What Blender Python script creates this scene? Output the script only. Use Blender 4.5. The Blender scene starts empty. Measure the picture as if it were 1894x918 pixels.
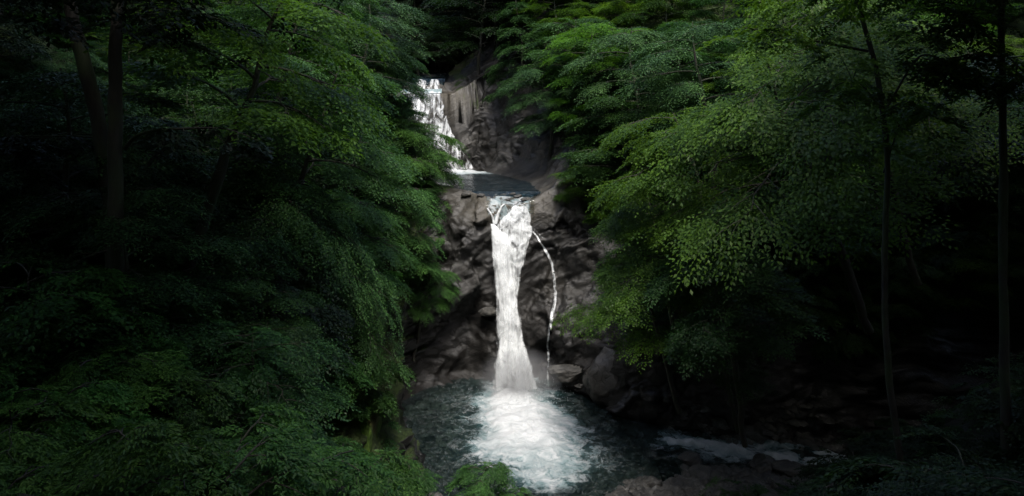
import bpy, math, random
import numpy as np
from mathutils import Vector, Matrix, Euler
C = bpy.data.collections.new('scene_objects'); bpy.context.scene.collection.children.link(C)
SC = bpy.context.scene
PI = math.pi
F_PX = 1300.0; CX = 947.0; HY = 195.0
def W(px, py, D):                      # a point D metres ahead of the viewpoint
    return ((px-CX)/F_PX*D, D, (HY-py)/F_PX*D)

# ------------------------------------------------------------------ noise
def _hash(ix, iy, iz, k=0):
    h = (ix*374761393 + iy*668265263 + iz*2147483647 + k*974634777) & 0xffffffff
    h = ((h ^ (h >> 13))*1274126177) & 0xffffffff
    h = ((h ^ (h >> 16))*2246822519) & 0xffffffff
    return ((h ^ (h >> 15)) & 0xffffff)/float(0xffffff)
def vnoise(p, k=0):                    # p (n,3) -> -1..1
    f = np.floor(p).astype(np.int64); t = p-f; t = t*t*t*(t*(t*6-15)+10)
    r = 0
    for dx in (0, 1):
        wx = t[:, 0] if dx else 1-t[:, 0]
        for dy in (0, 1):
            wy = t[:, 1] if dy else 1-t[:, 1]
            for dz in (0, 1):
                wz = t[:, 2] if dz else 1-t[:, 2]
                r = r + wx*wy*wz*_hash(f[:, 0]+dx, f[:, 1]+dy, f[:, 2]+dz, k)
    return r*2-1
def fbm(p, o=4, k=0, g=.5):
    a = 1; s = 0; q = np.array(p, float)
    for i in range(o):
        s = s+a*vnoise(q, k+i*7); a *= g; q = q*2.03+11.7
    return s
def worley(p, k=0):                    # F1, F2-F1, cell random
    f = np.floor(p).astype(np.int64); n = len(p)
    d1 = np.full(n, 9.); d2 = np.full(n, 9.); cr = np.zeros(n)
    for dx in (-1, 0, 1):
        for dy in (-1, 0, 1):
            for dz in (-1, 0, 1):
                cx, cy, cz = f[:, 0]+dx, f[:, 1]+dy, f[:, 2]+dz
                qx = cx+_hash(cx, cy, cz, k+1); qy = cy+_hash(cx, cy, cz, k+2); qz = cz+_hash(cx, cy, cz, k+3)
                d = np.sqrt((qx-p[:, 0])**2+(qy-p[:, 1])**2+(qz-p[:, 2])**2)
                m = d < d1
                d2 = np.where(m, d1, np.minimum(d2, d)); cr = np.where(m, _hash(cx, cy, cz, k+4), cr); d1 = np.where(m, d, d1)
    return d1, d2-d1, cr
def blocks(p, k=0):                    # each cell is a tilted plane at its own height: angular blocks
    f = np.floor(p).astype(np.int64); n = len(p)
    d1 = np.full(n, 9.); d2 = np.full(n, 9.); hh = np.zeros(n)
    for dx in (-1, 0, 1):
        for dy in (-1, 0, 1):
            for dz in (-1, 0, 1):
                c = (f[:, 0]+dx, f[:, 1]+dy, f[:, 2]+dz)
                v = [c[i]+_hash(*c, k+1+i)-p[:, i] for i in range(3)]
                d = np.sqrt(v[0]**2+v[1]**2+v[2]**2); m = d < d1
                h = _hash(*c, k+4)-.5+sum(v[i]*(_hash(*c, k+5+i)-.5) for i in range(3))*1.1
                d2 = np.where(m, d1, np.minimum(d2, d)); hh = np.where(m, h, hh); d1 = np.where(m, d, d1)
    return hh, d2-d1
def ss(x, a, b):
    t = np.clip((x-a)/(b-a), 0, 1); return t*t*(3-2*t)
def smax(a, b, k):
    h = np.clip(.5+.5*(a-b)/k, 0, 1); return b+(a-b)*h+k*h*(1-h)

# ------------------------------------------------------------------ mesh helpers
def mesh_np(name, v, faces, mat=None, smooth=False, attrs=None):
    v = np.asarray(v, np.float32); faces = np.asarray(faces, np.int32); k = faces.shape[1]
    me = bpy.data.meshes.new(name)
    me.vertices.add(len(v)); me.vertices.foreach_set('co', v.ravel())
    me.loops.add(faces.size); me.loops.foreach_set('vertex_index', faces.ravel())
    me.polygons.add(len(faces)); me.polygons.foreach_set('loop_start', np.arange(len(faces), dtype=np.int32)*k)
    try: me.polygons.foreach_set('loop_total', np.full(len(faces), k, np.int32))
    except Exception: pass
    if smooth: me.polygons.foreach_set('use_smooth', np.ones(len(faces), bool))
    for an, av in (attrs or {}).items():
        av = np.asarray(av, np.float32)
        if av.ndim == 1:
            a = me.attributes.new(an, 'FLOAT', 'POINT'); a.data.foreach_set('value', av)
        else:
            a = me.attributes.new(an, 'FLOAT_VECTOR', 'POINT'); a.data.foreach_set('vector', av.ravel())
    me.update(calc_edges=True); me.validate()
    if mat: me.materials.append(mat)
    return me
def link(name, me, parent=None):
    o = bpy.data.objects.new(name, me); C.objects.link(o)
    if parent: o.parent = parent
    return o
def tag(o, label=None, cat=None, group=None, kind=None):
    if label: o['label'] = label
    if cat: o['category'] = cat
    if group: o['group'] = group
    if kind: o['kind'] = kind
    return o
def grid_faces(nr, nc):
    a = np.arange(nr*nc).reshape(nr, nc)
    return np.stack([a[:-1, :-1], a[:-1, 1:], a[1:, 1:], a[1:, :-1]], -1).reshape(-1, 4)
class Tubes:
    def __init__(s): s.v = []; s.f = []; s.n = 0
    def add(s, pts, radii, seg=6, rough=0, rng=None):
        pts = np.asarray(pts, float); n = len(pts)
        t = np.gradient(pts, axis=0); t /= np.linalg.norm(t, axis=1)[:, None]+1e-9
        ref = np.array([0, 0, 1.]) if abs(t[0, 2]) < .9 else np.array([1., 0, 0])
        A = np.cross(t, ref); A /= np.linalg.norm(A, axis=1)[:, None]+1e-9
        B = np.cross(t, A)
        an = np.arange(seg)/seg*2*PI
        r = np.asarray(radii, float)[:, None]*np.ones(seg)
        if rough and rng is not None: r = r*(1+rng.uniform(-rough, rough, r.shape))
        P = pts[:, None]+(A[:, None]*np.cos(an)[None, :, None]+B[:, None]*np.sin(an)[None, :, None])*r[..., None]
        s.v.append(P.reshape(-1, 3))
        i = np.arange(n-1)[:, None]*seg+s.n; j = np.arange(seg)[None]; j2 = (j+1) % seg
        s.f.append(np.stack([i+j, i+j2, i+seg+j2, i+seg+j], -1).reshape(-1, 4)); s.n += n*seg
    def mesh(s, name, mat): return mesh_np(name, np.concatenate(s.v), np.concatenate(s.f), mat, True)

# ------------------------------------------------------------------ materials
class NT:
    def __init__(s, name):
        s.m = bpy.data.materials.new(name); s.m.use_nodes = True; s.t = s.m.node_tree; s.t.nodes.clear()
        s.out = s.t.nodes.new('ShaderNodeOutputMaterial')
    def n(s, typ, **kw):
        nd = s.t.nodes.new('ShaderNode'+typ)
        for k, v in kw.items():
            if k.startswith('_'): setattr(nd, k[1:], v)
            else:
                key = k.replace('__', ' ')
                sock = nd.inputs[int(key[1:])] if key[0] == 'i' and key[1:].isdigit() else nd.inputs[key]
                if isinstance(v, bpy.types.NodeSocket): s.t.links.new(v, sock)
                else: sock.default_value = v
        return nd
    def L(s, a, b): s.t.links.new(a, b)
    def ramp(s, fac, stops):
        r = s.n('ValToRGB'); s.L(fac, r.inputs[0]); e = r.color_ramp.elements
        while len(e) < len(stops): e.new(.5)
        for el, (p, c) in zip(e, stops):
            el.position = p; el.color = (c if isinstance(c, tuple) else (c, c, c))+(1,) if not (isinstance(c, tuple) and len(c) == 4) else c
        return r.outputs[0]
    def math(s, op, a, b=0.5, clamp=False):
        nd = s.n('Math', _operation=op, _use_clamp=clamp)
        for i, v in enumerate((a, b)):
            if isinstance(v, bpy.types.NodeSocket): s.L(v, nd.inputs[i])
            else: nd.inputs[i].default_value = v
        return nd.outputs[0]
    def mix(s, f, a, b, blend='MIX'):
        nd = s.n('Mix', _data_type='RGBA', _blend_type=blend)
        for i, v in ((0, f), (6, a), (7, b)):
            if isinstance(v, bpy.types.NodeSocket): s.L(v, nd.inputs[i])
            else: nd.inputs[i].default_value = v if i == 0 or len(v) == 4 else tuple(v)+(1,)
        return nd.outputs[2]
    def noise(s, vec, scale, det=4, rough=.5, dist=0):
        nd = s.n('TexNoise', Scale=scale, Detail=det, Roughness=rough, Distortion=dist)
        if vec is not None: s.L(vec, nd.inputs['Vector'])
        return nd.outputs['Fac']
    def vmul(s, vec, v):
        nd = s.n('VectorMath', _operation='MULTIPLY'); s.L(vec, nd.inputs[0]); nd.inputs[1].default_value = v
        return nd.outputs[0]

def mat_leaf(name, dark, light, trans, tfac=.38, rough=.5):
    T = NT(name)
    a = T.n('Attribute', _attribute_name='lv').outputs['Fac']
    oi = T.n('ObjectInfo')
    c = T.ramp(a, [(0, dark), (.55, tuple((x+y)/2 for x, y in zip(dark, light))), (1, light)])
    c = T.mix(1, c, oi.outputs['Color'], 'MULTIPLY')
    t = T.mix(1, (*trans, 1), oi.outputs['Color'], 'MULTIPLY')
    t = T.mix(T.math('MULTIPLY', a, .6), T.mix(1, t, (.6, .6, .6, 1), 'MULTIPLY'), t)
    p = T.n('BsdfPrincipled', Roughness=rough); T.L(c, p.inputs['Base Color']); p.inputs['Specular IOR Level'].default_value = .3
    tr = T.n('BsdfTranslucent'); T.L(t, tr.inputs[0])
    mx = T.n('MixShader', Fac=tfac); T.L(p.outputs[0], mx.inputs[1]); T.L(tr.outputs[0], mx.inputs[2])
    T.L(mx.outputs[0], T.out.inputs[0]); return T.m
def mat_bark(name, a=(.035, .028, .02), b=(.11, .10, .08)):
    T = NT(name); tc = T.n('TexCoord').outputs['Object']
    n1 = T.noise(T.vmul(tc, (9, 9, 2)), 1, 6, .6); n2 = T.noise(tc, .9, 3)
    c = T.ramp(n1, [(.3, a), (.7, b)])
    c = T.mix(T.ramp(n2, [(.45, 0.), (.65, .8)]), c, (.03, .05, .015, 1))
    p = T.n('BsdfPrincipled', Roughness=.85); T.L(c, p.inputs['Base Color'])
    bp = T.n('Bump', Strength=.6, Distance=.03); T.L(n1, bp.inputs['Height']); T.L(bp.outputs[0], p.inputs['Normal'])
    T.L(p.outputs[0], T.out.inputs[0]); return T.m
def mat_rock(name, moss_amt=.5, soil=True, stone=False, gain=1.):
    T = NT(name); geo = T.n('NewGeometry'); tc = T.n('TexCoord').outputs['Object']
    big = T.noise(tc, .35, 4, .55); mid = T.noise(tc, 1.6, 6, .62, .3); fine = T.noise(tc, 9, 5, .6)
    strat = T.noise(T.vmul(T.n('VectorRotate', Vector=tc, Angle=.5, Axis=(0, 1, 0)).outputs[0], (.5, .8, 4.2)), 1, 6, .62, .6)
    c = T.ramp(T.math('ADD', T.math('MULTIPLY', mid, .55), T.math('MULTIPLY', strat, .45)),
               [(.34, tuple(v*gain for v in (.0052, .0052, .0048))), (.47, tuple(v*gain for v in (.0128, .0126, .0115))), (.57, tuple(v*gain for v in (.0275, .0268, .024))), (.72, tuple(v*gain for v in (.10, .099, .094)))])
    c = T.mix(T.ramp(big, [(.5, 0.), (.68, .6)]), c, (.034, .030, .022, 1), 'MIX')
    c = T.mix(T.math('MULTIPLY', fine, .45), c, (.03, .028, .025, 1))
    sx = T.n('SeparateXYZ'); T.L(tc, sx.inputs[0])
    # wet band near the water and under the falls, deepened to paint in recess shade
    if not stone:
        wet_shade = T.n('Attribute', _attribute_name='wet').outputs['Fac']
        c = T.mix(T.math('MULTIPLY', T.n('Attribute', _attribute_name='scoured').outputs['Fac'], T.ramp(mid, [(.3, .35), (.6, .85)])), c, (.085, .074, .052, 1))
        c = T.mix(wet_shade, c, T.mix(1, c, (.27, .25, .235, 1), 'MULTIPLY'))
    wp = T.n('VectorMath', _operation='ADD'); T.L(tc, wp.inputs[0])
    wn = T.n('TexNoise', Scale=.9, Detail=5); T.L(tc, wn.inputs['Vector'])
    T.L(T.vmul(wn.outputs['Color'], (1.6, 1.6, 1.6)), wp.inputs[1])
    vo = T.n('TexVoronoi', Scale=.85, _feature='DISTANCE_TO_EDGE'); T.L(T.vmul(wp.outputs[0], (.7, .9, 1.9)), vo.inputs['Vector'])
    crack = T.math('MAXIMUM', T.ramp(vo.outputs[0], [(0, .25), (.018, 1.)]), T.ramp(T.noise(tc, .7, 3), [(.47, 1.), (.54, 0.)]))
    c = T.mix(crack, T.mix(1, c, (.3, .28, .26, 1), 'MULTIPLY'), c)
    # moss on ledges
    nz = T.n('SeparateXYZ'); T.L(geo.outputs['Normal'], nz.inputs[0])
    mm = T.math('ADD', T.math('MULTIPLY', nz.outputs[2], .55), T.math('MULTIPLY', T.noise(tc, .8, 6, .65), 1.1))
    if not stone:
        mv = T.n('Attribute', _attribute_name='moss').outputs['Fac']
        mm = T.math('ADD', mm, T.math('SUBTRACT', mv, .5))
    m = T.ramp(mm, [(1.02-moss_amt*.35 if moss_amt else 1.0, 0.), (min(1., 1.12-moss_amt*.35) if moss_amt else 1.0, 1.)]) if moss_amt else None
    if m:
        mc = T.ramp(T.noise(tc, 6, 5, .7), [(.35, (.012, .02, .004)), (.65, (.035, .06, .010))])
        c = T.mix(m, c, mc)
    p = T.n('BsdfPrincipled'); T.L(c, p.inputs['Base Color'])
    r = T.ramp(mid, [(.35, .42), (.65, .7)])
    if m: r = T.mix(m, r, (.9, .9, .9, 1))
    T.L(r, p.inputs['Roughness'])
    b1 = T.n('Bump', Strength=.4, Distance=.16); T.L(strat, b1.inputs['Height'])
    b2 = T.n('Bump', Strength=.7, Distance=.06); T.L(T.math('ADD', mid, T.math('MULTIPLY', crack, .5)), b2.inputs['Height']); T.L(b1.outputs[0], b2.inputs['Normal'])
    b3 = T.n('Bump', Strength=.8, Distance=.03); T.L(fine, b3.inputs['Height']); T.L(b2.outputs[0], b3.inputs['Normal'])
    T.L(b3.outputs[0], p.inputs['Normal'])
    T.L(p.outputs[0], T.out.inputs[0]); return T.m
def mat_moss(name):
    T = NT(name); tc = T.n('TexCoord').outputs['Object']
    n1 = T.noise(tc, 14, 6, .7); n2 = T.noise(tc, 2.2, 4)
    c = T.ramp(n1, [(.3, (.02, .045, .006)), (.7, (.10, .18, .02))])
    c = T.mix(T.ramp(n2, [(.55, 0.), (.7, .8)]), c, (.09, .06, .03, 1))
    p = T.n('BsdfPrincipled', Roughness=.95); T.L(c, p.inputs['Base Color'])
    b = T.n('Bump', Strength=.9, Distance=.06); T.L(n1, b.inputs['Height']); T.L(b.outputs[0], p.inputs['Normal'])
    T.L(p.outputs[0], T.out.inputs[0]); return T.m
def foam_nodes(T, tc, maskattr, sharp=.1):
    # lacy foam: ridged warped noise compared with a mask of how much foam is there
    wn = T.n('TexNoise', Scale=1.3, Detail=5, Roughness=.6); T.L(tc, wn.inputs['Vector'])
    wp = T.n('VectorMath', _operation='ADD'); T.L(tc, wp.inputs[0]); T.L(T.vmul(wn.outputs['Color'], (1.5, 1.5, 1.5)), wp.inputs[1])
    n = T.noise(wp.outputs[0], 1.25, 9, .66)
    rid = T.math('ABSOLUTE', T.math('SUBTRACT', n, .5)); rid = T.math('SUBTRACT', 1, T.math('MULTIPLY', rid, 5))   # 1 on threads
    m = T.n('Attribute', _attribute_name=maskattr).outputs['Fac']
    v = T.math('ADD', T.math('MULTIPLY', rid, .55), T.math('MULTIPLY', m, .95))
    return T.ramp(v, [(.60-sharp, 0.), (.62+sharp*2.2, 1.)]), n
def mat_pool(name, deep=(.006, .014, .015), tint=(.62, .74, .70), opac=.3, fcol=(.10, .20, .21), fk=1.2):
    T = NT(name); tc = T.n('TexCoord').outputs['Object']
    f, n = foam_nodes(T, tc, 'foam')
    b0 = T.noise(T.vmul(tc, (1, 1.2, 1)), 1.8, 5, .6, .8)
    bp = T.n('Bump', Strength=.55, Distance=.16); T.L(b0, bp.inputs['Height'])
    b1 = T.n('Bump', Strength=.4, Distance=.04); T.L(T.noise(tc, 9, 3), b1.inputs['Height']); T.L(bp.outputs[0], b1.inputs['Normal'])
    tr = T.n('BsdfTransparent'); tr.inputs[0].default_value = (*tint, 1)
    dm = T.n('Attribute', _attribute_name='foam').outputs['Fac']
    df = T.n('BsdfDiffuse'); T.L(T.mix(T.math('MULTIPLY', dm, 1.6, True), (*deep, 1), (*fcol, 1)), df.inputs[0])
    mx = T.n('MixShader', Fac=opac); T.L(tr.outputs[0], mx.inputs[1]); T.L(df.outputs[0], mx.inputs[2])
    ml = T.math('ADD', opac, T.math('MULTIPLY', dm, fk), True); T.L(ml, mx.inputs[0])
    gl = T.n('BsdfGlossy', Roughness=.06); T.L(b1.outputs[0], gl.inputs['Normal'])
    fr = T.n('Fresnel', IOR=1.33); T.L(b1.outputs[0], fr.inputs['Normal'])
    w = T.n('MixShader'); T.L(fr.outputs[0], w.inputs[0]); T.L(mx.outputs[0], w.inputs[1]); T.L(gl.outputs[0], w.inputs[2])
    fd = T.n('BsdfPrincipled', Roughness=.6); fb = T.noise(tc, 1.8, 8, .66, .9)
    T.L(T.ramp(fb, [(.36, (.13, .20, .21)), (.5, (.27, .32, .33)), (.62, (.46, .48, .49))]), fd.inputs['Base Color'])
    T.L(T.mix(T.ramp(T.math('MULTIPLY', T.math('ADD', T.n('Attribute', _attribute_name='foam').outputs['Fac'], T.math('MULTIPLY', n, .6)), .6), [(.44, 0.), (.80, 1.)]), fd.inputs['Base Color'].links[0].from_socket, (.55, .57, .58, 1)), fd.inputs['Base Color'])
    fbp = T.n('Bump', Strength=.8, Distance=.15); T.L(fb, fbp.inputs['Height']); T.L(fbp.outputs[0], fd.inputs['Normal'])
    o = T.n('MixShader'); T.L(f, o.inputs[0]); T.L(w.outputs[0], o.inputs[1]); T.L(fd.outputs[0], o.inputs[2])
    T.L(o.outputs[0], T.out.inputs[0]); return T.m
def mat_fall(name, lo, hi, su=7., sv=.55, blue=(.78, .81, .82)):
    T = NT(name); uv = T.n('Attribute', _attribute_name='flow').outputs['Vector']      # x across in m, y along in m, z 0..1 opacity wanted
    sp = T.n('SeparateXYZ'); T.L(uv, sp.inputs[0])
    cb = T.n('CombineXYZ'); T.L(T.math('MULTIPLY', sp.outputs[0], su), cb.inputs[0]); T.L(T.math('MULTIPLY', sp.outputs[1], sv), cb.inputs[1])
    oi = T.n('ObjectInfo'); T.L(T.math('MULTIPLY', oi.outputs['Random'], 50), cb.inputs[2])
    n1 = T.noise(cb.outputs[0], 1, 6, .62, .5)
    cb2 = T.n('CombineXYZ'); T.L(T.math('MULTIPLY', sp.outputs[0], su*.42), cb2.inputs[0]); T.L(T.math('MULTIPLY', sp.outputs[1], sv*3.0), cb2.inputs[1]); cb2.inputs[2].default_value = 3.3
    n2 = T.noise(cb2.outputs[0], 1, 6, .65, .8)
    n = T.math('ADD', T.math('MULTIPLY', n1, .38), T.math('MULTIPLY', n2, .62))
    v = T.math('ADD', n, T.math('SUBTRACT', sp.outputs[2], .5))
    a = T.ramp(v, [(lo, 0.), (hi, 1.)])
    c = T.ramp(n, [(.36, tuple(x*.5 for x in blue)), (.5, blue)])
    d = T.n('BsdfPrincipled', Roughness=.35); T.L(c, d.inputs['Base Color'])
    bp = T.n('Bump', Strength=.4, Distance=.12); T.L(n, bp.inputs['Height']); T.L(bp.outputs[0], d.inputs['Normal'])
    tl = T.n('BsdfTranslucent'); tl.inputs[0].default_value = (.85, .9, .92, 1)
    m1 = T.n('MixShader', Fac=.12); T.L(d.outputs[0], m1.inputs[1]); T.L(tl.outputs[0], m1.inputs[2])
    tr = T.n('BsdfTransparent')
    o = T.n('MixShader'); T.L(a, o.inputs[0]); T.L(tr.outputs[0], o.inputs[1]); T.L(m1.outputs[0], o.inputs[2])
    T.L(o.outputs[0], T.out.inputs[0]); return T.m
def mat_spray(name):
    T = NT(name)
    d = T.n('BsdfDiffuse'); d.inputs[0].default_value = (.85, .88, .9, 1)
    tl = T.n('BsdfTranslucent'); tl.inputs[0].default_value = (.85, .88, .9, 1)
    m1 = T.n('MixShader', Fac=.5); T.L(d.outputs[0], m1.inputs[1]); T.L(tl.outputs[0], m1.inputs[2])
    T.L(m1.outputs[0], T.out.inputs[0]); return T.m

M_ROCK = mat_rock('gorge_rock', .5)
M_STONE = mat_rock('river_stone', 0, stone=True, gain=3.6)
M_MOSSROCK = mat_moss('moss')
M_BARK = mat_bark('bark', (.014, .012, .009), (.05, .045, .036)); M_BARKD = mat_bark('dark_bark', (.012, .01, .008), (.04, .036, .03))
M_LEAF = mat_leaf('leaf', (.012, .034, .010), (.058, .125, .036), (.06, .15, .02))
M_LEAFY = mat_leaf('yellow_green_leaf', (.020, .052, .006), (.085, .165, .020), (.13, .26, .02), .45)
M_LEAFG = mat_leaf('grey_green_leaf', (.012, .034, .011), (.064, .135, .038), (.05, .12, .03), .25)
M_LEAFD = mat_leaf('shade_dark_leaf', (.008, .018, .007), (.022, .045, .015), (.02, .05, .01), .25)  # leaf colour darkened to stand in for shade on some trees

# ------------------------------------------------------------------ terrain
#         x     y     bed    half width
PUP = np.array([(-14, 110, 6.0, 2.0), (-8.5, 66, 3.2, 2.2), (-6.9, 54.2, 1.75, 2.3), (-6.8, 53.7, 1.0, 2.3), (-6.4, 51.4, .8, 2.2),
      (-4.5, 49.9, -5.2, 2.4), (-3.4, 47, -5.5, 2.4), (-1.5, 42, -5.5, 2.5), (-.5, 38.9, -5.1, 1.8), (-.1, 38.2, -4.86, 1.5), (.1, 36.8, -5.3, 1.3), (.1, 30, -5.6, 1.25)])
PLO = np.array([(.15, 31.0, -15.4, 4.8), (.1, 29.9, -15.4, 5.3), (1.0, 29.0, -15.0, 4.5), (3.6, 29.2, -14.7, 3.0), (7, 29.0, -14.35, 1.5), (13, 28.3, -14.6, 1.3), (25, 27, -15.5, 1.6), (60, 20, -18, 2)])
def chan1(x, y, PL):
    best = np.full(x.shape, 1e9); bz = np.zeros_like(best)
    for a, b in zip(PL[:-1], PL[1:]):
        ex, ey = b[0]-a[0], b[1]-a[1]; l2 = ex*ex+ey*ey
        t = np.clip(((x-a[0])*ex+(y-a[1])*ey)/l2, 0, 1)
        dx, dy = x-(a[0]+t*ex), y-(a[1]+t*ey); d = np.sqrt(dx*dx+dy*dy)
        w = a[3]+(b[3]-a[3])*t; z = a[2]+(b[2]-a[2])*t
        m = d-w < best
        best = np.where(m, d-w, best); bz = np.where(m, z, bz)
    return best, bz
def channel(x, y):
    x = np.asarray(x, float); y = np.asarray(y, float)
    du, zu = chan1(x, y, PUP); dl, zl = chan1(x, y, PLO); du = np.where(y > 36, du, 99)
    m = du < dl
    return np.where(m, du, dl), None, np.where(m, zu, zl), None
def prof(d, pts):
    return np.interp(d, [p[0] for p in pts], [p[1] for p in pts])
def wob(x, y, f, k):
    return fbm(np.stack([x.ravel()*f, y.ravel()*f, 0*x.ravel()+k], 1), 3, k).reshape(x.shape)
def height(x, y):
    x = np.asarray(x, float); y = np.asarray(y, float)
    # upper gorge
    d, zb = chan1(x, y, PUP); d = d+wob(x, y, .35, 3)*.5*ss(d, 0, 1.5)
    xc = np.interp(y, PUP[::-1, 1], PUP[::-1, 0])
    fu = prof(d, [(-9, 0), (0, 0), (.3, .22), (.8, .5), (3.8, 3.6), (7, 6.5), (14, 12.5), (40, 32), (90, 50)])
    fl2 = prof(d, [(-9, 0), (0, 0), (.3, .22), (2.2, .5), (3.0, 2.2), (8, 9), (14, 14), (40, 34), (90, 50)])
    rgt = ss(x-xc, -.6, .6)
    bed = np.where((y < 50.5) & (zb < -4.6), np.maximum(zb, -4.85-np.clip(-d, 0, 2)*.36), zb)
    bk = np.where((y < 50.5) & (zb < -4.6), np.maximum(zb, -4.85), zb); sm_ = np.interp(y, [37, 46, 57, 66, 110], [-4.85, -4.3, 1.8, 3, 6]); kk = ss(d, .4, 3.2)
    zu = np.where(d > 0, bk*(1-kk)+sm_*kk+fu*rgt+fl2*(1-rgt), bed)
    # plunge pool and stream
    d, zb = chan1(x, y, PLO); dw = wob(x, y, .3, 8)*.55*ss(d, .1, 1.5); d2 = d+dw
    fa = prof(d2, [(-9, 0), (0, 0), (.35, 3.6), (.8, 6.4), (1.25, 9.0), (4, 12), (12, 18), (40, 36), (90, 55)])
    fb = prof(d2, [(-9, 0), (0, 0), (.6, 2.6), (1.5, 5.2), (3.6, 8.0), (8, 11.5), (14, 17), (40, 36), (90, 55)])
    amph = np.exp(-((x-.6)/4.2)**4)*ss(y, 30, 32)
    ff = fa*amph+fb*(1-amph)
    floor = np.maximum(zb, -14.15-np.clip(-d, 0, 3)*.38)
    zl = np.where(d > 0, -14.15+ff, floor)
    yc = np.interp(x, PLO[2:, 0], PLO[2:, 1])
    far = np.where(x > .5, ss(y-yc, -.5, .5), ss(y, 27.5, 31))
    lm = np.maximum(ss(-x, 2.5, 5.5), far)
    fn = prof(d, [(-9, 0), (0, .05), (1.5, .38), (6, 1.3), (12, 4.2), (30, 12)])
    z_n = np.where(d > 0, -14.15+fn, floor)
    zl_near = -13.6+1.6*np.clip(-x-2.6, 0, 4.2)+.6*np.clip(-x-6.8, 0, 60)
    zl_near = np.maximum(zl_near-4.2*ss(y, 16.5, 23), -14.2+.9*np.clip(-x-4.3, 0, 9))
    k = ss(y, 19, 28); z_ll = zl*k+np.where(d > 0, zl_near, zl)*(1-k)
    zz = z_ll*lm+z_n*(1-lm)
    zz = np.minimum(zz, np.where(y > 30, zu, 99))
    # viewpoint ridge and the near right bank
    dist = np.sqrt((x*.7)**2+np.clip(y, 0, 99)**2)
    ridge = -1.65-.64*np.clip(dist-2.0, 0, 99)
    zz = np.where((y < 26) & (d > 0), smax(zz, ridge, .8), zz)
    kr = 1-ss(y, 18.5, 24.5)
    rb = -13.4+.95*np.clip(x-7.2, 0, 60)
    zz = np.where(kr > 0, smax(zz, rb*kr+(-20)*(1-kr), .6*kr+.01), zz)
    back = -1.65+.75*np.clip(-y-3, 0, 60)  # unseen rise added behind the viewpoint to block sky light
    zz = np.where(y < 0, smax(zz, back, .5), zz)
    zz = np.where(y > 66, zz+np.clip(y-66, 0, 40)*.75, zz)
    return np.minimum(zz, 36)
xs = [0.]
while xs[-1] < 75:
    a = abs(xs[-1]); xs.append(xs[-1]+(.095 if a < 8 else .16 if a < 13 else min(2.5, .16+(a-13)*.09)))
xs = np.array(xs); xs = np.concatenate([-xs[:0:-1], xs])
yf = np.concatenate([np.arange(-40, 18, .1), np.arange(18, 58, .02), np.arange(58, 115, .1)])
X, Y = np.meshgrid(xs, yf, indexing='ij')
Z = height(X, Y)
dy = np.diff(yf)[None]; dz = np.diff(Z, axis=1)
wt = np.where((yf[:-1] > 22) & (yf[:-1] < 58), 1., .3)[None]
dens = np.sqrt(dy**2+(1.35*dz)**2)*wt
# smooth the density across columns so that rows stay aligned
ker = 3; pad = np.pad(dens, ((ker, ker), (0, 0)), mode='edge'); cs = np.cumsum(np.concatenate([np.zeros((1, pad.shape[1])), pad]), 0)
dens = (cs[2*ker+1:]-cs[:-2*ker-1])/(2*ker+1)
S = np.concatenate([np.zeros((len(xs), 1)), np.cumsum(dens, 1)], 1); S /= S[:, -1:]
NR = 900; tt = np.linspace(0, 1, NR)
GX = np.repeat(xs[:, None], NR, 1); GY = np.stack([np.interp(tt, S[i], yf) for i in range(len(xs))])
GZ = height(GX, GY)
P = np.stack([GX, GY, GZ], -1)
du = np.gradient(P, axis=0); dv = np.gradient(P, axis=1); N = np.cross(du, dv); N /= np.linalg.norm(N, axis=-1)[..., None]+1e-9
for _ in range(3):
    N[1:-1, 1:-1] = (N[1:-1, 1:-1]*2+N[:-2, 1:-1]+N[2:, 1:-1]+N[1:-1, :-2]+N[1:-1, 2:])/6
N /= np.linalg.norm(N, axis=-1)[..., None]+1e-9
q = P.reshape(-1, 3); nn = N.reshape(-1, 3)
dch = channel(q[:, 0], q[:, 1])[0]
inw = 1-ss(dch, -.3, .3)
inpool = inw*np.where((q[:, 2] < -13.9) | ((q[:, 2] < -4.7) & (q[:, 2] > -7)), 1, 0)
steep = 1-ss(nn[:, 2], .45, .85)
fallm = np.exp(-((q[:, 0]-.1)/1.3)**2)*ss(q[:, 1], 35, 35.4)*(1-ss(q[:, 1], 37.2, 37.8))
upm = np.exp(-((q[:, 0]+5.2)/2.0)**2)*ss(q[:, 1], 49, 49.8)*(1-ss(q[:, 1], 53.9, 54.3))
calm = np.clip(np.maximum(fallm, upm), 0, 1)
r1 = fbm(q*.33, 4, 1); r2 = 1-np.abs(fbm(q*np.array([.8, .8, 1.0]), 5, 9))*1.6
dip = np.array([[.82, 0, .57], [0, 1, 0], [-.57, 0, .82]])
qd = q@dip.T+fbm(q*.5, 3, 33)[:, None]*.5
B1, e1 = blocks(qd*np.array([.28, .40, .55]), 5)
B2, e2 = blocks(qd*np.array([.8, 1.0, 1.7])+fbm(q*1.5, 2, 43)[:, None]*.12, 15)
B3, e3 = blocks(qd*np.array([2.2, 2.4, 4.2]), 25)
tl_ = qd[:, 2]*.75+fbm(q*.25, 3, 60)*.8; saw = tl_-np.floor(tl_)
tl2 = qd[:, 2]*2.3+fbm(q*.7, 3, 61)*.7; saw2 = tl2-np.floor(tl2)
near_gravel = (1-ss(q[:, 1], 27, 29))
amp = .3+.7*steep
slab = ss(q[:, 0]-np.interp(q[:, 1], PUP[::-1, 1], PUP[::-1, 0]), 0, 1.5)*ss(q[:, 1], 37.5, 39)*(1-ss(q[:, 1], 48, 50))*(1-ss(q[:, 0], 7, 9))
lipm = np.exp(-(np.clip(np.abs(q[:, 0])-2.4, 0, 9)/.6)**2)*ss(q[:, 1], 36, 36.6)*(1-ss(q[:, 1], 39.5, 41))*ss(q[:, 2], -6, -5.2)
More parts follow.
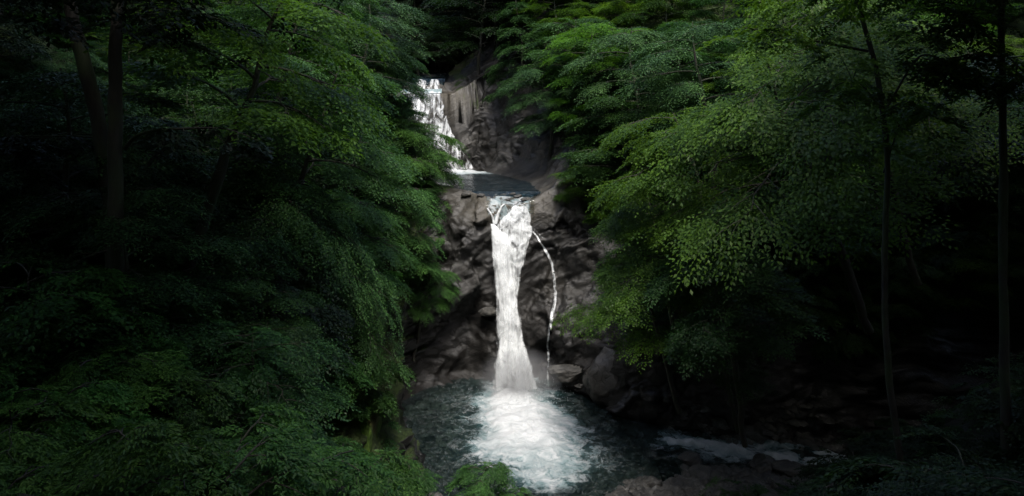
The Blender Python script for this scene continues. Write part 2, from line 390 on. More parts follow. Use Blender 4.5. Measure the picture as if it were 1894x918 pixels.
ledm = np.exp(-(np.clip(np.abs(q[:, 0]+6.4)-2.2, 0, 9)/.8)**2)*ss(q[:, 1], 50.8, 51.2)*(1-ss(q[:, 1], 55.5, 57))
disp = (r1*.5+(r2-.5)*.10*steep+B1*.75*steep*(1-slab*.8)+B2*.22*(1-slab*.5)+B3*.07*(1-slab*.6)+(saw**2-.4)*.22*steep+(saw2**2-.4)*.12*steep+fbm(q*3, 4, 77)*.06)*amp
disp *= 1-np.clip(lipm+ledm, 0, 1)*.72
lowz = 1-ss(q[:, 2], -11.2, -9.2)                                         # undercut either side of the fall
disp -= 1.3*lowz*ss(q[:, 2], -14.3, -13.6)*ss(-q[:, 0], .9, 2.0)*(q[:, 0] > -9)*ss(q[:, 1], 31, 33)*steep
disp -= 1.0*(1-ss(q[:, 2], -12.6, -11.6))*ss(q[:, 2], -14.3, -13.8)*np.exp(-((q[:, 0]-1.7)/.6)**2)*ss(q[:, 1], 33, 34)*steep
disp *= (1-calm*.8)*(1-inpool*.75)
disp *= np.where(np.hypot(q[:, 0], q[:, 1]) < 6, .1, 1)
q2 = q+nn*disp[:, None]
wet = np.clip(np.maximum(1-ss(q2[:, 2], -13, -8.5), fallm*1.2*(1-ss(q2[:, 2], -6.4, -5.6)))+.35*np.exp(-((q[:, 0]-.4)/3.2)**2)*(q[:, 1] > 33)*(q[:, 1] < 37.5)*(q[:, 2] < -7), 0, 1)  # wet rock, with the recess shade of the lower cliff painted in
moss = np.clip(.5+.35*ss(-q[:, 0], 3, 6)*(q[:, 1] < 40)+.3*ss(q[:, 0], 4, 8)*ss(q[:, 2], -9, -6)-.5*(1-ss(q[:, 2], -10, -7))*(q[:, 0] > 2)-.75*np.exp(-((q[:, 0]-.8)/3.6)**2)*(q[:, 1] > 33)*(q[:, 1] < 60)-.9*inw, 0, 1)
TER_V = q2.reshape(len(xs), NR, 3)
me = mesh_np('terrain', q2, grid_faces(len(xs), NR)[:, ::-1], M_ROCK, True, {'wet': wet, 'moss': moss, 'scoured': np.clip(np.maximum(np.exp(-((q[:, 0]+.3)/2.2)**2)*ss(q[:, 1], 35.8, 36.4)*(1-ss(q[:, 1], 38.6, 39.6))*ss(q2[:, 2], -6.6, -5.4), .8*np.exp(-((q[:, 0]+4.6)/1.3)**2)*ss(q[:, 1], 50, 50.8)*(1-ss(q[:, 1], 54, 56))*ss(q2[:, 2], -2, .5)), 0, 1)})
terrain = link('terrain', me); tag(terrain, kind='structure')
# quick ground query from the displaced sheet
from mathutils.bvhtree import BVHTree
_st = 3
_sub = TER_V[::_st, ::_st]; _bv = BVHTree.FromPolygons(_sub.reshape(-1, 3).tolist(), grid_faces(_sub.shape[0], _sub.shape[1]).tolist())
_full = BVHTree.FromPolygons(TER_V.reshape(-1, 3).tolist(), grid_faces(len(xs), NR).tolist())
def ground_full(x, y):
    h = _full.ray_cast(Vector((x, y, 60)), Vector((0, 0, -1))); return h[0].z if h[0] else -99
def ground(x, y):
    h = _bv.ray_cast(Vector((x, y, 80)), Vector((0, 0, -1)))
    return (h[0].z, h[1]) if h[0] else (0., Vector((0, 0, 1)))

# ------------------------------------------------------------------ pools
ZL = -14.0; ZU = -4.72
def pool_mesh(name, x0, x1, y0, y1, st, z, foamf, wave, mat, PL=PLO, lim=.9, bed=False):
    gx = np.arange(x0, x1, st); gy = np.arange(y0, y1, st)
    A, B = np.meshgrid(gx, gy, indexing='ij'); fm = foamf(A, B)
    p = np.stack([A.ravel(), B.ravel(), np.zeros(A.size)], 1)
    h = fbm(p*1.1, 4, 3)*wave*(.35+fm.ravel()*1.6)+fbm(p*4, 3, 8)*wave*.3*(.3+fm.ravel()*1.5)
    Zz = z(A, B).ravel()+h+np.clip(fm.ravel()-.5, 0, 1)*.35
    V = np.stack([A.ravel(), B.ravel(), Zz], 1); f = grid_faces(len(gx), len(gy))[:, ::-1]
    d = chan1(A, B, PL)[0].ravel()
    keep = (d[f] < lim).any(1)
    if bed:                                                               # near a lip the water thins and slides over the rock
        sel = np.nonzero((B.ravel() < bed) & (d < lim+.3))[0]; G = np.full(A.size, 99.)
        for i_ in sel: G[i_] = ground_full(V[i_, 0], V[i_, 1])
        ok = np.ones(A.size, bool); ok[sel] = G[sel] > V[sel, 2]-.62
        V[sel, 2] = np.minimum(V[sel, 2], np.maximum(G[sel]+.05, V[sel, 2]-.5))
        if bed == 38.4:                                                   # the spillway narrows towards the lip
            ok &= (B.ravel() > 38.4) | ((A.ravel() > np.interp(B.ravel(), [37.9, 38.4], [-1.9, -3.2])) & (A.ravel() < np.interp(B.ravel(), [37.9, 38.4], [1.5, 2.4])))
        keep &= ok[f].all(1)
    f = f[keep]; u, inv = np.unique(f, return_inverse=True)
    return mesh_np(name, V[u], inv.reshape(f.shape), mat, True, {'foam': fm.ravel()[u]})
def foam_low(x, y):
    # plume spreads from the foot of the fall towards the near right
    yy = [25.2, 26, 27, 28.2, 30.1, 31.6, 33.4, 34.4, 35.2]
    l = np.interp(y, yy, [.7, .3, -.3, -1.2, -1.35, -1.35, -1.35, -.95, -.8]); r = np.interp(y, yy, [1.3, 2.0, 2.7, 2.8, 2.65, 2.2, 1.3, 1.15, 1.0])
    pp = np.stack([x.ravel(), y.ravel(), 0*x.ravel()], 1)
    e = fbm(pp*.8, 5, 21).reshape(x.shape)*.45
    c_ = (l+r)/2; hw = (r-l)/2; dd = (hw-np.abs(x-c_))+e                   # metres inside the plume
    a = ss(dd, -.9, 1.3)*(.42+.58*ss(y, 27.2, 31.0))*ss(y, 24.8, 26.3)*1.1
    c = .3*np.exp(-((x-2.0)/.6)**2-((y-34.4)/.6)**2)
    far_ = .09*np.exp(-(np.clip(-dd, 0, 9)/1.4)**2)*ss(y, 25, 28)
    return np.clip(a*.95+far_+c, 0, 1)
M_POOL = mat_pool('plunge_pool_water'); M_POOLU = mat_pool('upper_pool_water', (.006, .016, .022), (.30, .42, .45), .55)
me = pool_mesh('plunge_pool', -7, 6.5, 24, 36.5, .06, lambda a, b: ZL+0*a, foam_low, .05, M_POOL)
tag(link('plunge_pool_water', me), kind='structure')
def foam_up(x, y):
    e = fbm(np.stack([x.ravel(), y.ravel(), 0*x.ravel()], 1)*1.2, 3, 5).reshape(x.shape)
    a = np.exp(-((x+4.3)/2.3)**2)*ss(y, 47.6, 49.4)
    b = 0*x
    return np.clip(a*1.05+b+e*.16*(a+b), 0, 1)
def zup(x, y): return ZU-.05*(1-ss(y, 37.9, 38.4))
me = pool_mesh('upper_pool', -7.2, 3, 37.9, 50.3, .06, zup, foam_up, .035, M_POOLU, PUP, .5, 38.4)
tag(link('upper_pool_water', me), kind='structure')
# thin water sliding over the worn lip
gx = np.arange(-1.75, 1.45, .04); gy = np.arange(36.05, 38.5, .035); A, B = np.meshgrid(gx, gy, indexing='ij')
hw_ = np.interp(B, [36, 37, 38, 38.5], [1.15, 1.3, 1.55, 1.7]); G = np.array([ground_full(a, b) for a, b in zip(A.ravel(), B.ravel())]).reshape(A.shape)
Gs = G.copy()
for _ in range(2): Gs[1:-1, 1:-1] = (Gs[1:-1, 1:-1]*2+Gs[:-2, 1:-1]+Gs[2:, 1:-1]+Gs[1:-1, :-2]+Gs[1:-1, 2:])/6
kp = (np.abs(A+.1) < hw_) & (G > -6.2)
fm = np.clip(.42-.20*ss(B, 36.6, 38.3)-.5*ss(np.abs(A+.1)/hw_, .7, 1)+.16*fbm(np.stack([A.ravel()*2.2, B.ravel()*.6, 0*A.ravel()], 1), 4, 9).reshape(A.shape), 0, 1)
f = grid_faces(len(gx), len(gy))[:, ::-1]; f = f[kp.ravel()[f].all(1)]; u, inv = np.unique(f, return_inverse=True)
M_SHAL = mat_pool('shallow_water', (.02, .02, .015), (.86, .86, .80), .05, (.25, .26, .25), .5)
tag(link('lip_water', mesh_np('lip_water', np.stack([A, B, np.maximum(Gs, G)+.025], -1).reshape(-1, 3)[u], inv.reshape(f.shape), M_SHAL, True, {'foam': fm.ravel()[u]})), kind='structure')
def foam_st(x, y):
    cy = np.interp(x, [4, 7, 13, 25], [29.1, 29.2, 28.5, 27.1])
    e = fbm(np.stack([x.ravel()*.7, y.ravel()*1.6, 0*x.ravel()], 1)*1.3, 4, 31).reshape(x.shape)
    a = np.exp(-((y-cy)/.8)**2)*ss(x, 5.2, 7)
    return np.clip(a*(.72+.75*e), 0, 1)
me = pool_mesh('stream', 5.6, 30, 24.5, 31.5, .07, lambda a, b: ZL+.012-.05*np.clip(a-6, 0, 50), foam_st, .11, M_POOL)
tag(link('stream_water', me), kind='structure')

# ------------------------------------------------------------------ falls
def sheet(rows, ncol, nseg, jit, k, opac, seed, drape=0):
    """rows: (z, y, xl, xr) from top to bottom in metres; bulge gives the body a rounded front"""
    rows = np.array(rows, float); s = np.linspace(0, 1, nseg); tr = np.linspace(0, 1, len(rows))
    zz = np.interp(s, tr, rows[:, 0]); yy = np.interp(s, tr, rows[:, 1]); xl = np.interp(s, tr, rows[:, 2]); xr = np.interp(s, tr, rows[:, 3])
    for a in (yy, xl, xr):
        for _ in range(6): a[1:-1] = (a[:-2]+a[1:-1]*2+a[2:])/4
    arc = np.concatenate([[0], np.cumsum(np.hypot(np.diff(zz), np.diff(yy)))])
    u = np.linspace(0, 1, ncol)
    U, Sx = np.meshgrid(u, s)
    Xx = xl[:, None]+(xr-xl)[:, None]*U
    ww = (xr-xl)[:, None]
    Yy = yy[:, None]-np.sin(U*PI)**.8*np.minimum(ww*.22, .45)*k
    Zz = np.repeat(zz[:, None], ncol, 1)
    p = np.stack([(Xx*3).ravel(), (arc[:, None]*.45+0*Xx).ravel(), np.full(Xx.size, seed*3.7)], 1)
    n = fbm(p, 4, seed).reshape(Xx.shape)
    p2 = np.stack([(Xx*1.2).ravel(), (arc[:, None]*.9+0*Xx).ravel(), np.full(Xx.size, seed*1.7)], 1)
    n2 = fbm(p2, 4, seed+5).reshape(Xx.shape)
    Yy = Yy+n*jit+n2*jit; Xx = Xx+n2*jit*.5
    if drape:                                                             # follow the rock behind
        hy = np.empty(Xx.shape)
        for a_ in range(nseg):
            for b_ in range(0, ncol):
                h = _full.ray_cast(Vector((Xx[a_, b_], Yy[a_, b_]-4, Zz[a_, b_])), Vector((0, 1, 0))); hy[a_, b_] = h[0].y if h[0] else Yy[a_, b_]
        hy = np.minimum(hy, yy[:, None]+1.2)
        for _ in range(3): hy[1:-1] = (hy[:-2]+hy[1:-1]*2+hy[2:])/4; hy[:, 1:-1] = (hy[:, :-2]+hy[:, 1:-1]*2+hy[:, 2:])/4
        Yy = hy-.05-drape*np.sin(U*PI)-np.abs(n)*jit*1.5
    e = np.minimum(U, 1-U)*ww                                           # metres from the edge
    op = opac-.30*(1-ss(e/np.minimum(.26, ww*.4), 0, 1))
    V = np.stack([Xx, Yy, Zz], -1).reshape(-1, 3)
    fl = np.stack([Xx, arc[:, None]+0*Xx, op], -1).reshape(-1, 3)
    return V, grid_faces(nseg, ncol), fl
def fall_obj(name, rows, mat, parent=None, ncol=60, nseg=220, jit=.05, k=1, opac=.5, seed=1, drape=0):
    V, f, fl = sheet(rows, ncol, nseg, jit, k, opac, seed, drape)
    return link(name, mesh_np(name, V, f, mat, True, {'flow': fl}), parent)
def empty(name, loc=(0, 0, 0)):
    o = bpy.data.objects.new(name, None); C.objects.link(o); o.location = loc; o.empty_display_size = .3; return o
def R(py, D, pl, pr): return ((HY-py)/F_PX*D, D, (pl-CX)/F_PX*D, (pr-CX)/F_PX*D)
M_F0 = mat_fall('falling_water_core', .28, .46, 4, .35); M_F1 = mat_fall('falling_water_strands', .40, .56, 5, .5); M_F2 = mat_fall('falling_water_veil', .42, .66, 5, .4)
def ghost(root, ob):               # children carry world coordinates already
    ob.parent = root; ob.matrix_parent_inverse = Matrix.Translation(-Vector(root.location)); return ob
fall = tag(empty('waterfall', (.2, 35.4, ZL)), 'tall white plunge of water dropping over the lower cliff into the dark pool', 'waterfall')
left_body = [R(414, 36.1, 905, 915), R(422, 36.0, 904, 926), R(434, 35.9, 904, 942), R(450, 35.8, 906, 950), R(480, 35.66, 908, 946), R(510, 35.54, 911, 952),
             R(540, 35.42, 914, 956), R(570, 35.32, 916, 961), R(600, 35.22, 917, 964), R(640, 35.1, 917, 974), R(680, 35.0, 914, 985), R(712, 34.9, 908, 994), R(730, 34.8, 899, 1006)]
right_body = [R(381, 36.9, 944, 980), R(388, 36.6, 940, 984), R(398, 36.3, 931, 986), R(408, 36.1, 922, 988), R(418, 35.95, 914, 990), R(430, 35.85, 909, 991), R(447, 35.8, 909, 988), R(470, 35.72, 912, 980), R(500, 35.62, 915, 972),
              R(530, 35.52, 920, 967), R(560, 35.42, 925, 962), R(600, 35.35, 930, 960)]
ghost(fall, fall_obj('main_stream', left_body, M_F0, None, 70, 260, .05, .9, .53, 3))
ghost(fall, fall_obj('fan_stream', right_body, M_F1, None, 80, 200, .04, .35, .53, 5, .14))
ghost(fall, fall_obj('fan_stream_back', [(r[0], r[1]+.12, r[2]+.04, r[3]-.06) for r in right_body], M_F1, None, 80, 200, .05, .3, .50, 15, .26)).name = 'fan_stream'
veil = [(r[0], r[1]-.22, r[2]-.06-.10*i/12, r[3]+.04+.12*i/12) for i, r in enumerate(left_body)][2:]
ghost(fall, fall_obj('veil', veil, M_F2, None, 70, 240, .06, 1, .44, 7))
veil2 = [(r[0], r[1]-.42, r[2]-.1-.1*i/12, r[3]+.06+.12*i/12) for i, r in enumerate(left_body)][4:]
ghost(fall, fall_obj('veil', veil2, M_F2, None, 70, 200, .08, 1, .40, 11))
for rr, sd_ in (([R(384, 36.7, 899, 903), R(388, 36.6, 900, 907), R(400, 36.15, 905, 913), R(418, 35.98, 909, 919)], 21), ([R(376, 37.0, 930, 936), R(382, 36.7, 924, 931), R(398, 36.1, 917, 925), R(418, 35.95, 911, 921)], 23)):
    ghost(fall, fall_obj('lip_stream', rr, M_F0, None, 16, 60, .012, .6, .50, sd_, .05))
thin = tag(empty('side_trickle', (2, 35, ZL)), 'thin side trickle running down the rock right of the tall fall', 'trickle')
tr_pts = [(985, 428), (992, 436), (999, 448), (1008, 462), (1016, 476), (1022, 492), (1024, 515), (1027, 540), (1026, 560), (1021, 580), (1018, 600), (1015, 625), (1014, 650), (1016, 668), (1014, 690), (1014, 715)]

# upper cascade
cas = tag(empty('upper_cascade', (-4, 50, ZU)), 'wide sloping cascade pouring down rock into the small upper pool', 'waterfall')
ur = [R(168, 51.6, 750, 815), R(176, 51.25, 752, 818), R(195, 50.95, 758, 823), R(220, 50.75, 766, 829), R(245, 50.55, 772, 838), R(262, 50.4, 778, 848), R(280, 50.2, 784, 858), R(298, 50.0, 790, 870), R(315, 49.8, 794, 880)]
M_F3 = mat_fall('cascade_water', .40, .56, 5, .3)
ghost(cas, fall_obj('cascade_sheet', ur, M_F3, None, 90, 160, .05, .25, .47, 31, .08))
ghost(cas, fall_obj('cascade_sheet', [(a, b-.2, c, d) for a, b, c, d in ur], M_F3, None, 90, 160, .07, .3, .38, 33, .2))
top = tag(empty('ledge_fall', (-6.5, 53.6, 1)), 'short curtain of water over the straight top ledge above the cascade', 'waterfall')
lr = [R(147, 54.2, 768, 816), R(151, 53.95, 766, 817), R(158, 53.8, 764, 818), R(165, 53.6, 760, 820)]
ghost(top, fall_obj('ledge_curtain', lr, M_F3, None, 80, 40, .03, .1, .44, 41))
me = pool_mesh('ledge_water', -8.3, -5.2, 51.3, 53.9, .08, lambda a, b: 1.22+0*a, lambda a, b: np.clip(.6-.5*ss(b, 52, 53.5)+0*a, 0, 1), .03, M_POOLU, PUP, .3, 52.6)
tag(link('ledge_water', me), kind='structure')
me = pool_mesh('top_stream', -14, -5.2, 53.6, 66, .12, lambda a, b: 1.98+.1*np.clip(b-54, 0, 20), lambda a, b: 0*a, .03, M_POOLU, PUP, .05, 55)
tag(link('top_stream_water', me), kind='structure')

# trickle laid on the rock: follow the surface of the terrain
def on_rock(px, py, off=.05):
    d = Vector(((px-CX)/F_PX, 1, (HY-py)/F_PX)).normalized(); h = _full.ray_cast(Vector((0, 0, 0)), d)
    p = h[0] if h[0] else d*36
    return p-d*off
rows = []
pv = None
for i, (px, py) in enumerate(tr_pts):
    p = on_rock(px, py)
    y = p.y if pv is None else min(p.y, pv+.05); y = max(y, 33.8); pv = y; w = (.12, .10, .09)[i % 3]*(1 if py > 600 or py < 470 else 1.5)
    rows.append(R(py, y, px-w*36, px+w*36))
ghost(thin, fall_obj('trickle_sheet', rows, M_F1, None, 18, 240, .02, .4, .53, 51, .02))
rows2 = [R(424, 36.0, 975, 990), R(430, rows[0][1]-.05, 978, 1004), R(442, rows[2][1]-.05, 990, 1012)]
ghost(thin, fall_obj('trickle_sheet', rows2, M_F0, None, 18, 40, .02, .3, .32, 53, .02))

# spray: small drops thrown off the fall and round its foot
def drops(n, rng):
    z = rng.uniform(0, 1, n)**.8; out = []
    rws = np.array(left_body); tr = np.linspace(0, 1, len(rws))
    xl = np.interp(z, tr, rws[:, 2]); xr = np.interp(z, tr, rws[:, 3]); zz = np.interp(z, tr, rws[:, 0]); yy = np.interp(z, tr, rws[:, 1])
    side = rng.random(n) < .4
    x = np.where(side, xl-np.abs(rng.normal(0, .03+.16*z, n)), xr+np.abs(rng.normal(0, .03+.14*z, n)))
    y = yy-rng.uniform(0, .5, n); ln = rng.uniform(.02, .14, n); rd = rng.uniform(.002, .007, n)
    a = np.stack([x, y, zz], 1)
    m = n; a = a[:0]; ln = ln[:0]; rd = rd[:0]                                                             # round the foot, lower and wider
    ang = rng.uniform(0, 2*PI, m); rr = np.abs(rng.normal(0, 1.5, m))
    b = np.stack([.5+np.cos(ang)*rr*.8, 34.2+np.sin(ang)*rr*.8-.4, ZL+.1+np.abs(rng.normal(0, .35, m))*np.exp(-rr*.6)], 1)
    a = np.concatenate([a, b]); ln = np.concatenate([ln, rng.uniform(.01, .04, m)]); rd = np.concatenate([rd, rng.uniform(.005, .014, m)])
    T6 = np.array([(0, 0, 1), (1, 0, 0), (0, 1, 0), (-1, 0, 0), (0, -1, 0), (0, 0, -1)], float)
    V = a[:, None]+T6[None]*np.stack([rd, rd, ln], 1)[:, None]
    f = np.array([(0, 1, 2), (0, 2, 3), (0, 3, 4), (0, 4, 1), (5, 2, 1), (5, 3, 2), (5, 4, 3), (5, 1, 4)])
    return V.reshape(-1, 3), (np.arange(len(a))[:, None, None]*6+f[None]).reshape(-1, 3)
V, f = drops(500, np.random.default_rng(4))
tag(link('water_spray', mesh_np('water_spray', V, f, mat_spray('spray'))), 'fine white drops thrown off around the foot of the tall fall', 'spray', kind='stuff')

# ------------------------------------------------------------------ stones
def stone_mesh(name, seed, mat, flat=.7, det=4):
    import bmesh
    bm = bmesh.new(); bmesh.ops.create_icosphere(bm, subdivisions=det, radius=1)
    co = np.array([v.co[:] for v in bm.verts]); rng = np.random.default_rng(seed)
    for _ in range(11):                                                   # planar cuts make facets
        n = rng.normal(size=3); n /= np.linalg.norm(n); h = rng.uniform(.55, .9)
        d = co@n; co = co-np.clip(d-h, 0, 9)[:, None]*n*.92
    co *= (1+fbm(co*1.4+seed*5, 4, seed)[:, None]*.10+fbm(co*6+seed, 3, seed)[:, None]*.02); co[:, 2] *= flat
    for v, c in zip(bm.verts, co): v.co = c
    for f_ in bm.faces: f_.smooth = True
    me = bpy.data.meshes.new(name); bm.to_mesh(me); bm.free(); me.materials.append(mat); return me
STN = [stone_mesh('stone', 100+i, M_STONE, (.6, .75, .5, .85, .65, .7)[i], 3) for i in range(6)]
rng = np.random.default_rng(12)
cnt = 0; placed = []
for i in range(5000):
    if cnt >= 230: break
    x = rng.uniform(1.2, 13.5); y = rng.uniform(23.2, 30.6)
    px = CX+F_PX*x/y; py = HY+F_PX*14/y
    if px > 1560 or py > 960: continue
    d = channel(np.array([x]), np.array([y]))[0][0]
    if y > 28 and d < .15: continue
    if d < -.5: continue
    s = float(np.clip(rng.lognormal(-1.75, .55), .07, .62))
    if any((x-a)**2+(y-b)**2 < ((s+c)*.72)**2 for a, b, c in placed): continue
    placed.append((x, y, s)); g = ground(x, y)[0]
    o = link('river_stone', STN[i % 6]); o.location = (x, y, g+s*.12); o.scale = (s*rng.uniform(.8, 1.3), s*rng.uniform(.8, 1.2), s*rng.uniform(.7, 1.1))
    o.rotation_euler = (rng.uniform(-.4, .4), rng.uniform(-.4, .4), rng.uniform(0, 6.3)); cnt += 1
    tag(o, 'grey brown stone lying in the jumbled stone bank between pool and stream', 'stone', 'stones of the river bank')
def boulder(px, py, D, s, label, seed, mat=M_STONE, name='boulder', sc=(1, 1, 1), rz=0, rx=0):
    o = link(name, stone_mesh(name, seed, mat, .8, 5)); x, y, z = W(px, py, D); o.location = (x, y, z); o.scale = (s*sc[0], s*sc[1], s*sc[2]); o.rotation_euler = (rx, 0, rz)
    return tag(o, label, 'boulder')
boulder(1410, 862, 27.2, 0.52, 'large rounded boulder on the stone bank just below the white rapids', 7, sc=(1.1, 1, .9))
boulder(1465, 872, 26.6, 0.56, 'long pale boulder at the right end of the stone bank', 8, sc=(1.5, .9, .7), rz=-.5)
boulder(1275, 850, 27.6, 0.39, 'dark boulder at the near edge of the rapids, left of the rounded one', 9, sc=(1.2, 1, .8))
boulder(1320, 880, 26.8, .42, 'angular grey boulder standing upright amid the bank stones', 10)
boulder(1125, 690, 33.4, 1.5, 'smooth brown boulder buttress at the foot of the cliff right of the falls', 11, sc=(.9, .7, 1.3))
boulder(1052, 690, 34.3, .9, 'wet rough knob of rock under the side trickle', 12, sc=(1.2, .7, .6))
boulder(1440, 740, 31.5, .9, 'pale boulder under the trees across the stream', 13, sc=(1.3, 1, .7))
boulder(905, 577, 35.9, .55, 'dark rock ledge jutting from the cliff left of the tall fall', 14, sc=(1.0, .7, .6))
boulder(1200, 725, 32.6, .8, 'low dark boulder on the far bank beside the pool', 16, sc=(1.4, 1, .6))
boulder(1300, 765, 31.4, .7, 'dark boulder at the foot of the far bank above the rapids', 17, sc=(1.5, 1, .8))
boulder(645, 800, 23.6, 1.25, 'tall moss covered rock spur on the left rim of the pool', 18, M_MOSSROCK, 'mossy_rock', (1.0, 1.2, 2.4), rz=.3)
boulder(712, 850, 24.6, .62, 'small brown mossy rock below the tall mossy spur', 19, M_MOSSROCK, 'mossy_rock', (1, 1, 1.5), rz=.8)
for i, (px, py, D, s_) in enumerate([(868, 352, 38.6, .22), (884, 356, 38.4, .16), (897, 353, 38.5, .25), (915, 357, 38.3, .14), (932, 354, 38.4, .2), (948, 357, 38.2, .17), (958, 362, 37.9, .24), (890, 372, 37.2, .2), (974, 372, 37.3, .3), (862, 366, 37.6, .28), (905, 365, 37.6, .12), (940, 368, 37.5, .13)]):
    x = (px-CX)/F_PX*D; o = link('river_stone', STN[i % 6]); o.location = (x, D, ground_full(x, D)+s_*.3); o.scale = (s_*1.2, s_, s_*.8); o.rotation_euler = (0, 0, i*1.3)
    tag(o, 'small wet stone lying on the lip where the upper pool spills over', 'stone', 'stones on the spillway lip')
# pebbles and cobbles too many to count
def pebbles(n, rng):
    T = np.array([(1, 0, 0), (.5, .8, .1), (-.5, .85, 0), (-1, 0, .1), (-.5, -.8, 0), (.5, -.9, .1), (.3, .2, .55), (-.3, -.1, .5)], float)
    f = np.array([(0, 1, 6), (1, 2, 6), (2, 7, 6), (2, 3, 7), (3, 4, 7), (4, 5, 7), (5, 6, 7), (5, 0, 6)])
    V = []; k = 0
    while k < n:
        x = rng.uniform(-7, 14); y = rng.uniform(22.5, 35)
        d, _, zb, _ = channel(np.array([x]), np.array([y]))
        if zb[0] > -14 or d[0] > 5 or (d[0] < -1.2 and rng.random() < .35) or (x < -3 and d[0] > .5) or (y > 29.5 and d[0] > .8): continue
        g, nrm = ground(x, y)
        if (nrm.z < .6 and nrm.z > -.6) or g > -12.9: continue
        s = float(np.clip(rng.lognormal(-2.35, .55), .03, .32)); a = rng.uniform(0, 6.3); c, s_ = math.cos(a), math.sin(a)
        v = T*(1+rng.uniform(-.25, .25, T.shape)); v = v@np.array([(c, s_, 0), (-s_, c, 0), (0, 0, 1.1)]); v *= s; v += (x, y, g-.01); V.append(v); k += 1
    return np.concatenate(V), (np.arange(n)[:, None, None]*8+f[None]).reshape(-1, 3)
V, f = pebbles(13000, np.random.default_rng(6))
tag(link('gravel', mesh_np('gravel', V, f, M_STONE)), 'brown gravel and cobbles of the bank and the pool bed', 'gravel', kind='stuff')

# ------------------------------------------------------------------ foliage
LQ = np.array([(0, 0, 0), (.55, .26, .07), (1.05, 0, -.06), (.5, -.26, .07)])
LQ6 = np.array([(0, 0, 0), (.35, .22, .06), (.75, .17, .03), (1.1, 0, -.08), (.75, -.17, .03), (.35, -.22, .06)])
def spray_template(rng, ntw=9, nlf=7, droop=.25, spread=.55, sl=.085, pair=False):
    """one flat spray, 1 m long: leaves (pos, dir, normal-ish, size) plus twig lines"""
    pos, dr, sz, tw = [], [], [], []
    def axis(t, y=0): return np.array([t, y, -droop*t*t])
    for i in range(ntw):
        t = .12+.86*i/(ntw-1)
        for sgn in (-1, 1):
            L = spread*(math.sin(min(1, t*1.1+.12)*PI)**.6*.8+.15)*rng.uniform(.7, 1.15)
            if i == ntw-1 and sgn > 0: continue
            a = math.radians(rng.uniform(38, 60)) if i < ntw-1 else 0
            b = axis(t); d = np.array([math.cos(a), sgn*math.sin(a), rng.uniform(-.18, .12)])
            tw.append((b, b+d*L+np.array([0, 0, -.12*L])))
            m = max(2, int(nlf*L/spread+.5))
            for j in range(m):
                u = (j+.6)/m; p = b+d*L*u+np.array([0, 0, -.12*L*u*u])
                side = 1 if j % 2 else -1
                for s2 in ((-1, 1) if pair else (side,)):
                    th = rng.uniform(.5, 1.0)*s2; c, s_ = math.cos(th), math.sin(th)
                    if j == m-1 and not pair: c, s_ = 1, 0
                    pos.append(p+rng.normal(0, .012, 3)); dr.append((d[0]*c-d[1]*s_, d[0]*s_+d[1]*c, rng.uniform(-.45, .05))); sz.append(sl*rng.uniform(.7, 1.25))
    return np.array(pos), np.array(dr), np.array(sz), tw
def crown_build(places, temps, rng, leafk=1., six=False, tilt=.24):
    """places: list of (origin, yaw, pitch, roll, scale)"""
    VV, LV = [], []; tub = []
    Q = LQ6 if six else LQ
    for (o, yaw, pitch, roll, s) in places:
        pos, dr, sz, tw = temps[rng.integers(len(temps))]
        Mx = np.array(Euler((roll, pitch, yaw), 'XYZ').to_matrix())
        p = pos*s@Mx.T+o; d = dr@Mx.T; d /= np.linalg.norm(d, axis=1)[:, None]
        up = np.array([0, 0, 1.])+rng.normal(0, tilt, p.shape); b = np.cross(up, d); b /= np.linalg.norm(b, axis=1)[:, None]+1e-9; n = np.cross(d, b)
        k = sz*leafk
        v = p[:, None]+(d[:, None]*Q[None, :, :1]+b[:, None]*Q[None, :, 1:2]+n[:, None]*Q[None, :, 2:])*k[:, None, None]
        VV.append(v.reshape(-1, 3)); lv = np.clip(rng.beta(1.3, 1.6)+rng.normal(0, .13, len(p)), 0, 1); LV.append(np.repeat(lv, len(Q)))
        for (a, c) in tw: tub.append((np.stack([a, c])*s@Mx.T+o))
    V = np.concatenate(VV); n = len(V)//len(Q)
    if six: f = (np.arange(n)[:, None, None]*6+np.array([(0, 1, 2, 3), (0, 3, 4, 5)])[None]).reshape(-1, 4)
    else: f = np.arange(n*4).reshape(-1, 4)
    return V, f, np.concatenate(LV), tub
def twig_ribbons(tub, w=.006):
    T = np.array(tub); a, b = T[:, 0], T[:, 1]; d = b-a; s = np.cross(d, (0, 0, 1.)); s /= np.linalg.norm(s, axis=1)[:, None]+1e-9; u = np.array([0, 0, 1.])
    V = np.stack([a-s*w, a+s*w, b, a+u*w*1.5], 1).reshape(-1, 3); i = np.arange(len(T))[:, None]*4
    return V, np.concatenate([i+np.array([0, 1, 2]), i+np.array([1, 3, 2]), i+np.array([3, 0, 2])], 0)
